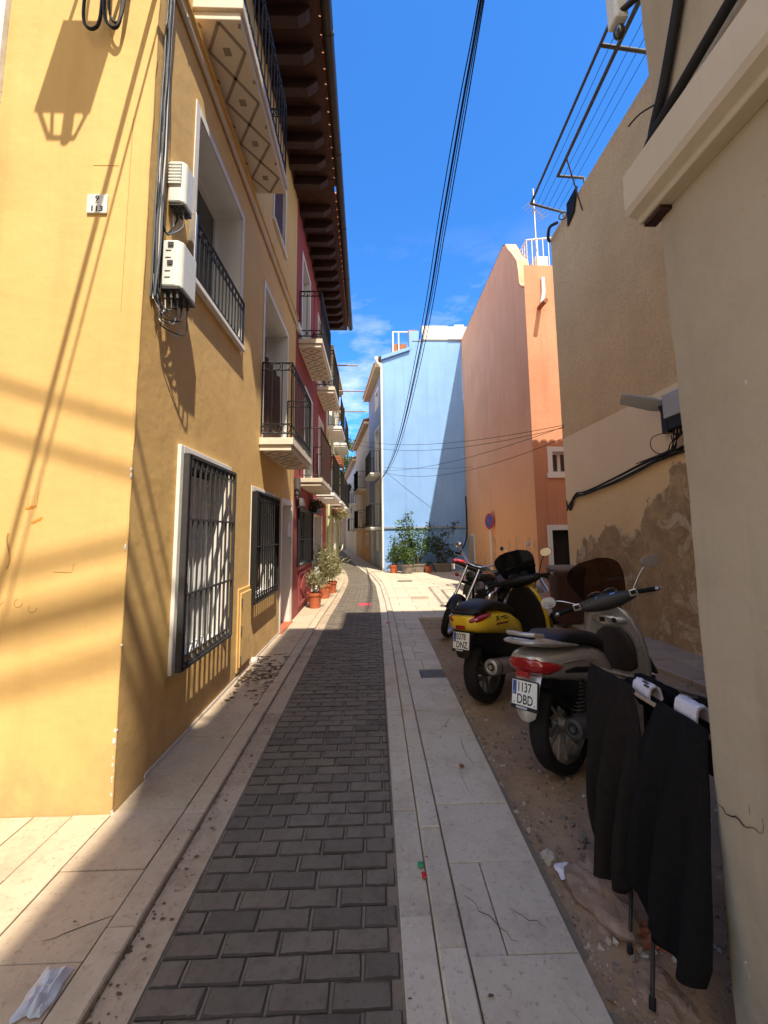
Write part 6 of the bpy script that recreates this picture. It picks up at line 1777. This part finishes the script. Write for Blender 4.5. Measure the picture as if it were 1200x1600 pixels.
G1 = 'plants in red pots along the red house'
potted('small dry plant in a red pot, nearest of the pots by the red house', (-1.16, 8.40, .03), .14, .30, M_terra, M_leafB, [(0, 0, .62), (.08, .05, .55), (-.08, .02, .58), (.03, -.08, .5), (-.05, .08, .6)], 380, .026, .05, 1, G1, long=5)
potted('tall bushy straw coloured plant, middle of the red pots by the red house', (-1.12, 9.65, .03), .15, .32, M_terra, M_leafB, [(0, 0, 1.0), (.10, .05, .8), (-.10, .02, 1.05), (.05, -.10, .7), (-.08, .08, 1.1), (.14, 0, .6), (-.12, -.08, .8)], 950, .028, .09, 2, G1, long=5)
potted('reddish bushy plant in a red pot, farthest of the pots by the red house', (-1.04, 10.45, .03), .14, .28, M_terra, M_leafB, [(0, 0, .9), (.14, .05, .75), (-.1, .02, .85), (.12, -.1, .6)], 900, .028, .09, 3, G1, long=5)
G2 = 'plants in pots along the blue wall'
potted('slender conical shrub in a small terracotta pot, leftmost of the plants at the blue wall', (.78, 15.35, .022), .17, .30, M_terra, M_leafA, [(0, 0, 1.25), (.06, .02, .9), (-.12, 0, .6), (.2, 0, .55)], 620, .065, .08, 4, G2)
potted('leafy plant spilling over a round grey pot before the tall bush', (1.25, 15.05, .022), .22, .34, M_greypot, M_leafA, [(0, 0, .85), (.15, .0, .7), (-.2, 0, .75), (.1, -.1, .5), (-.3, .05, .9)], 700, .075, .10, 5, G2)
potted('tall sunlit leafy bush in a long grey planter, highest against the blue wall', (1.62, 15.55, .022), .20, .32, M_greypot, M_leafA, [(-.55, 0, 1.85), (-.42, .05, 1.5), (-.2, 0, 1.2), (.05, 0, 1.35), (.25, 0, 1.5), (.42, .05, 1.55), (-.1, -.05, 1.0), (.3, -.08, 1.0), (.5, 0, 1.15), (-.7, 0, 1.6), (-.35, 0, 1.95), (-.3, 0, 2.15)], 1050, .085, .085, 6, G2, oblong=1.9)
potted('tiny pot with low growth between the two long planters', (2.06, 15.35, .022), .14, .24, M_terra, M_leafC, [(0, 0, .35), (.06, 0, .32)], 60, .05, .04, 7, G2)
potted('sparse dark shrub with bare branches in a long planter by the orange wall', (2.62, 15.6, .022), .20, .32, M_greypot, M_leafC, [(-.45, 0, 1.75), (-.30, 0, 1.2), (-.1, .05, 1.25), (.1, 0, 1.5), (.55, 0, 1.8), (.3, 0, 1.0), (-.35, -.05, .8), (-.55, 0, 1.1), (-.2, 0, 1.0), (.35, 0, .7), (.5, -.05, .7)], 520, .085, .075, 8, G2, oblong=1.9)
# flowers hanging from the red house canopy and the green house balcony
HB = thing('hanging_basket', 'dark trailing plant with reddish flowers hung over the window of the red house', 'hanging plant', (-1.2, 9.3, 2.0))
f = MB(); leaves(f, [(-1.28, 9.1 + .12 * i, 2.08 + .03 * (i % 3)) for i in range(6)], 260, .06, 11, .06); f.build('foliage', M_leafC, HB, recalc=False)
f = MB(); leaves(f, [(-1.24, 9.1 + .12 * i, 2.10) for i in range(6)], 60, .035, 12, .07); f.build('flower', M_flower, HB, recalc=False)
m = MB(); m.box(-1.39, 9.05, 1.96, -1.22, 9.8, 2.04); m.build('trough', M_iron, HB)
HB = thing('hanging_basket', 'straggly pink green plant trailing from the pale green house balcony', 'hanging plant', (-1.1, 12.6, 2.0))
f = MB(); leaves(f, [(-1.1 + .1 * (i % 3), 12.5 + .2 * i, 2.1) for i in range(7)], 340, .08, 13, .09); f.build('foliage', M_leafB, HB, recalc=False)
m = MB(); m.box(-1.25, 12.5, 2.14, -1.0, 13.7, 2.24); m.build('trough', M_terra, HB)
# black hose on the blue wall
m = MB(); m.tube(smoothpath([V(3.70, 16.1, 2.9), V(3.71, 16.1, 2.2), V(3.70, 16.1, 1.5), V(3.62, 16.05, 1.1), V(3.42, 16.0, .75), V(3.30, 15.95, .6)], 6), .025, n=8); tag(m.build('hose', M_cable, smooth=60), 'black hose running down the corner of the blue and orange walls', 'hose')

# laundry on the far balconies
gl = 'dark clothes hung on the ochre balconies'
for i, (u, z) in enumerate(((1.3, 4.55), (1.75, 4.5), (2.2, 4.55), (1.5, 2.4), (2.0, 2.45))):
    c = oc[1] + oc[2] * u + oc[3] * .56
    m = MB(); w_ = .3; rows = []
    for k in range(8):
        zz = z + .25 - k * .13
        rows.append([c + oc[2] * (w_ * (j / 6 - .5) * (1 - .25 * (k > 4))) + oc[3] * (.03 * math.sin(j * 2.1 + k * .4 + i)) + Z * zz for j in range(7)] + [c + oc[2] * (w_ * (.5 - j / 6) * (1 - .25 * (k > 4))) + oc[3] * (.03 * math.sin((6 - j) * 2.1 + k * .4 + i) - .03) + Z * zz for j in range(7)])
    m.loft(rows); tag(m.build('hanging_garment', M_cloth, smooth=60), ['black garment on the upper ochre balcony, nearest the blue house', 'black garment in the middle of the upper ochre balcony', 'black garment at the far end of the upper ochre balcony', 'black garment on the lower ochre balcony, nearer the blue house', 'black garment on the lower ochre balcony, farther up the street'][i], 'garment', gl)

# street lanterns up the lane
def lantern(c, arm, label):
    t = thing('street_lantern', label, 'lantern', c, (0, 0, 0), 'lanterns up the narrow street')
    c = V(c); a = c + V(arm)
    m = MB(); m.tube(smoothpath([a, a.lerp(c, .5) + Z * .18, c + Z * .42], 5), .02, n=6); m.cyl(a - Z * .2, a + Z * .2, .025, n=6); m.build('bracket', M_iron, t, smooth=50)
    m = MB(); m.lathe(c, [(0, 0), (.09, .01), (.15, .34), (0, .34)], 6); m.build('glass', M_glass, t)
    m = MB(); m.lathe(c + Z * .34, [(.17, 0), (.17, .02), (.07, .12), (.02, .2), (0, .2)], 6); m.build('cap', M_iron, t)


lantern((-1.55, 27.5, 4.3), (.45, .4, 0), 'black lantern on the ochre house side of the street')
lantern((-2.2, 31, 3.2), (.6, 0, 0), 'black lantern farther up on the white house')

# trees beyond the roofs
def tree(c, H_, spread, label, seed):
    t = thing('tree', label, 'tree', c, (0, 0, 0), 'trees beyond the end of the street')
    c = V(c); r_ = random.Random(seed); m = MB()
    trunk = smoothpath([c, c + V(.1, 0, H_ * .3), c + V(-.1, .1, H_ * .6), c + V(0, 0, H_ * .85)], 5)
    m.tube(trunk, [.28 * (1 - .75 * i / (len(trunk) - 1)) for i in range(len(trunk))], 8)
    cs_ = []
    for i in range(22):
        a = r_.uniform(0, 6.28); rr = spread * r_.uniform(.15, 1); z = H_ * r_.uniform(.45, 1.0)
        e = c + V(math.cos(a) * rr, math.sin(a) * rr, z)
        b = c + V(0, 0, z * .72); m.tube([b, b.lerp(e, .5) + Z * .15, e], [.08, .05, .02], 5)
        cs_ += [e + V(r_.gauss(0, .35), r_.gauss(0, .35), r_.gauss(0, .3)) for _ in range(5)]
    m.build('trunk', M_bark, t, smooth=60)
    f = MB(); leaves(f, cs_, 7500, .30, seed, .5); f.build('crown', M_leafT, t, recalc=False)


tree((-4.3, 60, 0), 14.2, 4.2, 'tall green tree closing the view up the street', 31)
tree((-5.2, 58, 0), 11.0, 2.6, 'smaller green tree left of the tall one, behind the green house', 32)

# paint strokes, scribbles and chips on the sunlit yellow wall
M_orstroke = plain('orange stroke', (.70, .27, .03), .8); M_faint = plain('faint scribble', (.46, .25, .08), .9)
for i, (u0, z0, u1, z1, r) in enumerate(((-1.985, 1.655, -1.925, 1.675, .0065), (-1.945, 1.575, -1.885, 1.605, .0065))):
    m = MB(); n = 9
    m.tube([V(u0 + (u1 - u0) * k / n, 2.3985, z0 + (z1 - z0) * k / n + .003 * math.sin(k * 1.7)) for k in range(n + 1)], [r * (.5 + .8 * math.sin(math.pi * (k + .5) / (n + 1))) for k in range(n + 1)], 6)
    m.v = [V(p.x, 2.399 + (p.y - 2.3985) * .12, p.z) for p in m.v]
    tag(m.build('paint_stroke', M_orstroke, smooth=60), ['upper short orange paint stroke on the yellow wall', 'lower short orange paint stroke on the yellow wall'][i], 'graffiti', 'orange strokes on the yellow wall')
m = MB()
for (x, z, r, a1) in ((-1.98, 1.13, .022, 5.4), (-1.90, 1.10, .022, 4.6), (-2.08, 1.14, .016, 4.0)): m.torus(V(x, 2.399, z), Y, r, .0012, .0016, 18, 5, a0=.6, a1=a1)
m.tube([V(-1.80, 2.399, 1.30), V(-1.70, 2.399, 1.295), V(-1.69, 2.399, 1.345)], .0016, n=5); m.tube([V(-1.97, 2.399, 1.73), V(-1.975, 2.399, 1.66)], .0014, n=5); m.tube([V(-1.92, 2.399, 1.75), V(-1.925, 2.399, 1.66)], .0014, n=5)
m.tube([V(-2.06, 2.399, 1.32 + .02 * k) + V(.012 * math.sin(k * .55), 0, 0) for k in range(11)], .0055, n=5)
m.v = [V(p.x, 2.399 + (p.y - 2.399) * .3, p.z) for p in m.v]
m.tube([V(-1.52 + .004 * noise.noise(V(k, 0, 3)) * 3, 2.399, 2.85 + .11 * k) for k in range(13)], .0012, n=4); m.tube([V(-1.75 + .02 * k + .01 * noise.noise(V(k, 5, 3)), 2.399, 3.83 + .012 * noise.noise(V(k, 1, 1))) for k in range(9)], .0011, n=4)
tag(m.build('wall_scribble', M_faint, smooth=60), 'faint scribbled circles and lines on the yellow wall', 'graffiti')
m = MB(); rk = random.Random(9)
for _ in range(34):
    z = rk.choice((rk.uniform(.02, .5), rk.uniform(.2, 3.2))); s_ = rk.uniform(.004, .012)
    c = V(-1.403 + rk.uniform(-.006, .003), 2.402 + rk.uniform(-.004, .003), z)
    MB().ell(c, s_ * .8, s_ * .8, s_ * rk.uniform(.8, 2.2), 7, 5).build('plaster_chip', M_trim, YH)
# ------------------------------------------------------------------ sky, sun, camera
w = bpy.data.worlds.new('World'); sc.world = w; w.use_nodes = True
nt = w.node_tree; bg = nt.nodes['Background']
SUN = V(.2, -.56, 1).normalized()                    # towards the sun
el = math.asin(SUN.z); az = math.atan2(SUN.x, SUN.y)
sky = nt.nodes.new('ShaderNodeTexSky'); sky.sky_type = 'NISHITA'; sky.sun_disc = False
sky.sun_elevation = el; sky.sun_rotation = az; sky.air_density = 1.0; sky.dust_density = .25; sky.ozone_density = 3.0; sky.altitude = 0
tc = nt.nodes.new('ShaderNodeTexCoord')
mp = nt.nodes.new('ShaderNodeMapping'); mp.inputs['Scale'].default_value = (2.2, 2.2, 6.5); mp.inputs['Location'].default_value = (.3, .1, .35)
nz = nt.nodes.new('ShaderNodeTexNoise'); nz.inputs['Scale'].default_value = 1.5; nz.inputs['Detail'].default_value = 7; nz.inputs['Roughness'].default_value = .62
rp = nt.nodes.new('ShaderNodeValToRGB'); rp.color_ramp.elements[0].position = .50; rp.color_ramp.elements[1].position = .78
sx = nt.nodes.new('ShaderNodeSeparateXYZ')
lo = nt.nodes.new('ShaderNodeMapRange'); lo.inputs[1].default_value = .62; lo.inputs[2].default_value = .12; lo.inputs[3].default_value = .0; lo.inputs[4].default_value = .9
ml = nt.nodes.new('ShaderNodeMath'); ml.operation = 'MULTIPLY'
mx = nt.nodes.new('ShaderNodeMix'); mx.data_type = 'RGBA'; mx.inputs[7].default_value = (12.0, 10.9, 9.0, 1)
L = nt.links.new
L(tc.outputs['Generated'], mp.inputs['Vector']); L(mp.outputs['Vector'], nz.inputs['Vector']); L(nz.outputs['Fac'], rp.inputs['Fac'])
L(tc.outputs['Generated'], sx.inputs[0]); L(sx.outputs['Z'], lo.inputs[0]); L(rp.outputs['Color'], ml.inputs[0]); L(lo.outputs[0], ml.inputs[1])
sat = nt.nodes.new('ShaderNodeMix'); sat.data_type = 'RGBA'; sat.blend_type = 'MULTIPLY'; sat.inputs[0].default_value = 1; sat.inputs[7].default_value = (.38, .98, 1.58, 1)
L(sky.outputs['Color'], sat.inputs[6]); # unseen cloud bank behind the camera, added to whiten the light in shade
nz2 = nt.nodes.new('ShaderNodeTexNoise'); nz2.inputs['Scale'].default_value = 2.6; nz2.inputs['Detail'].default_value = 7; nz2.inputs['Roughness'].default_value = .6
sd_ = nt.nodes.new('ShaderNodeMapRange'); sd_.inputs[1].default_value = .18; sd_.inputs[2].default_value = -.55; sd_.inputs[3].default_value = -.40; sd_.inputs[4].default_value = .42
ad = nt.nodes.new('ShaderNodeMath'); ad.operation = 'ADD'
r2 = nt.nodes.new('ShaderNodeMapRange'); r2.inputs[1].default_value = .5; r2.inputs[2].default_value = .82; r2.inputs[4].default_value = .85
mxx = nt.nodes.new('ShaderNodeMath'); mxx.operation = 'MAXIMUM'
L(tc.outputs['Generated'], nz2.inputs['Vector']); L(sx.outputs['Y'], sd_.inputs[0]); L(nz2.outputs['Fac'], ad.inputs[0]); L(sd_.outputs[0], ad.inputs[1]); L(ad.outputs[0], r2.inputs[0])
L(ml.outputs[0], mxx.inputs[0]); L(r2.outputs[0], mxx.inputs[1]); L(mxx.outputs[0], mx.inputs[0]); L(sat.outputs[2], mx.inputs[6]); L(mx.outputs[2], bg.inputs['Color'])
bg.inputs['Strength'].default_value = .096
sd = bpy.data.lights.new('sun', 'SUN'); sd.energy = 3.6; sd.angle = R(.53); sd.color = (1, .91, .77)
so = bpy.data.objects.new('sun', sd); COL.objects.link(so); so.location = SUN * 60
so.rotation_euler = SUN.to_track_quat('Z', 'Y').to_euler()
cd = bpy.data.cameras.new('camera'); co = bpy.data.objects.new('camera', cd); COL.objects.link(co)
cd.sensor_fit = 'VERTICAL'; cd.sensor_height = 24; cd.sensor_width = 18; cd.lens = 640 / 1600 * 24; cd.shift_y = -39 / 1600; cd.clip_start = .05; cd.clip_end = 1000
co.matrix_world = Matrix.Translation((0, 0, 1.5)) @ (Matrix.Rotation(R(-1.65), 4, 'Z') @ Matrix.Rotation(math.pi / 2 + R(6.37), 4, 'X') @ Matrix.Rotation(R(-.6), 4, 'Z'))
sc.camera = co
sc.view_settings.view_transform = 'Standard'; sc.view_settings.look = 'None'; sc.view_settings.exposure = 1.2; sc.view_settings.gamma = 1
sc.cycles.max_bounces = 8; sc.cycles.diffuse_bounces = 5
sc.cycles.use_denoising = True
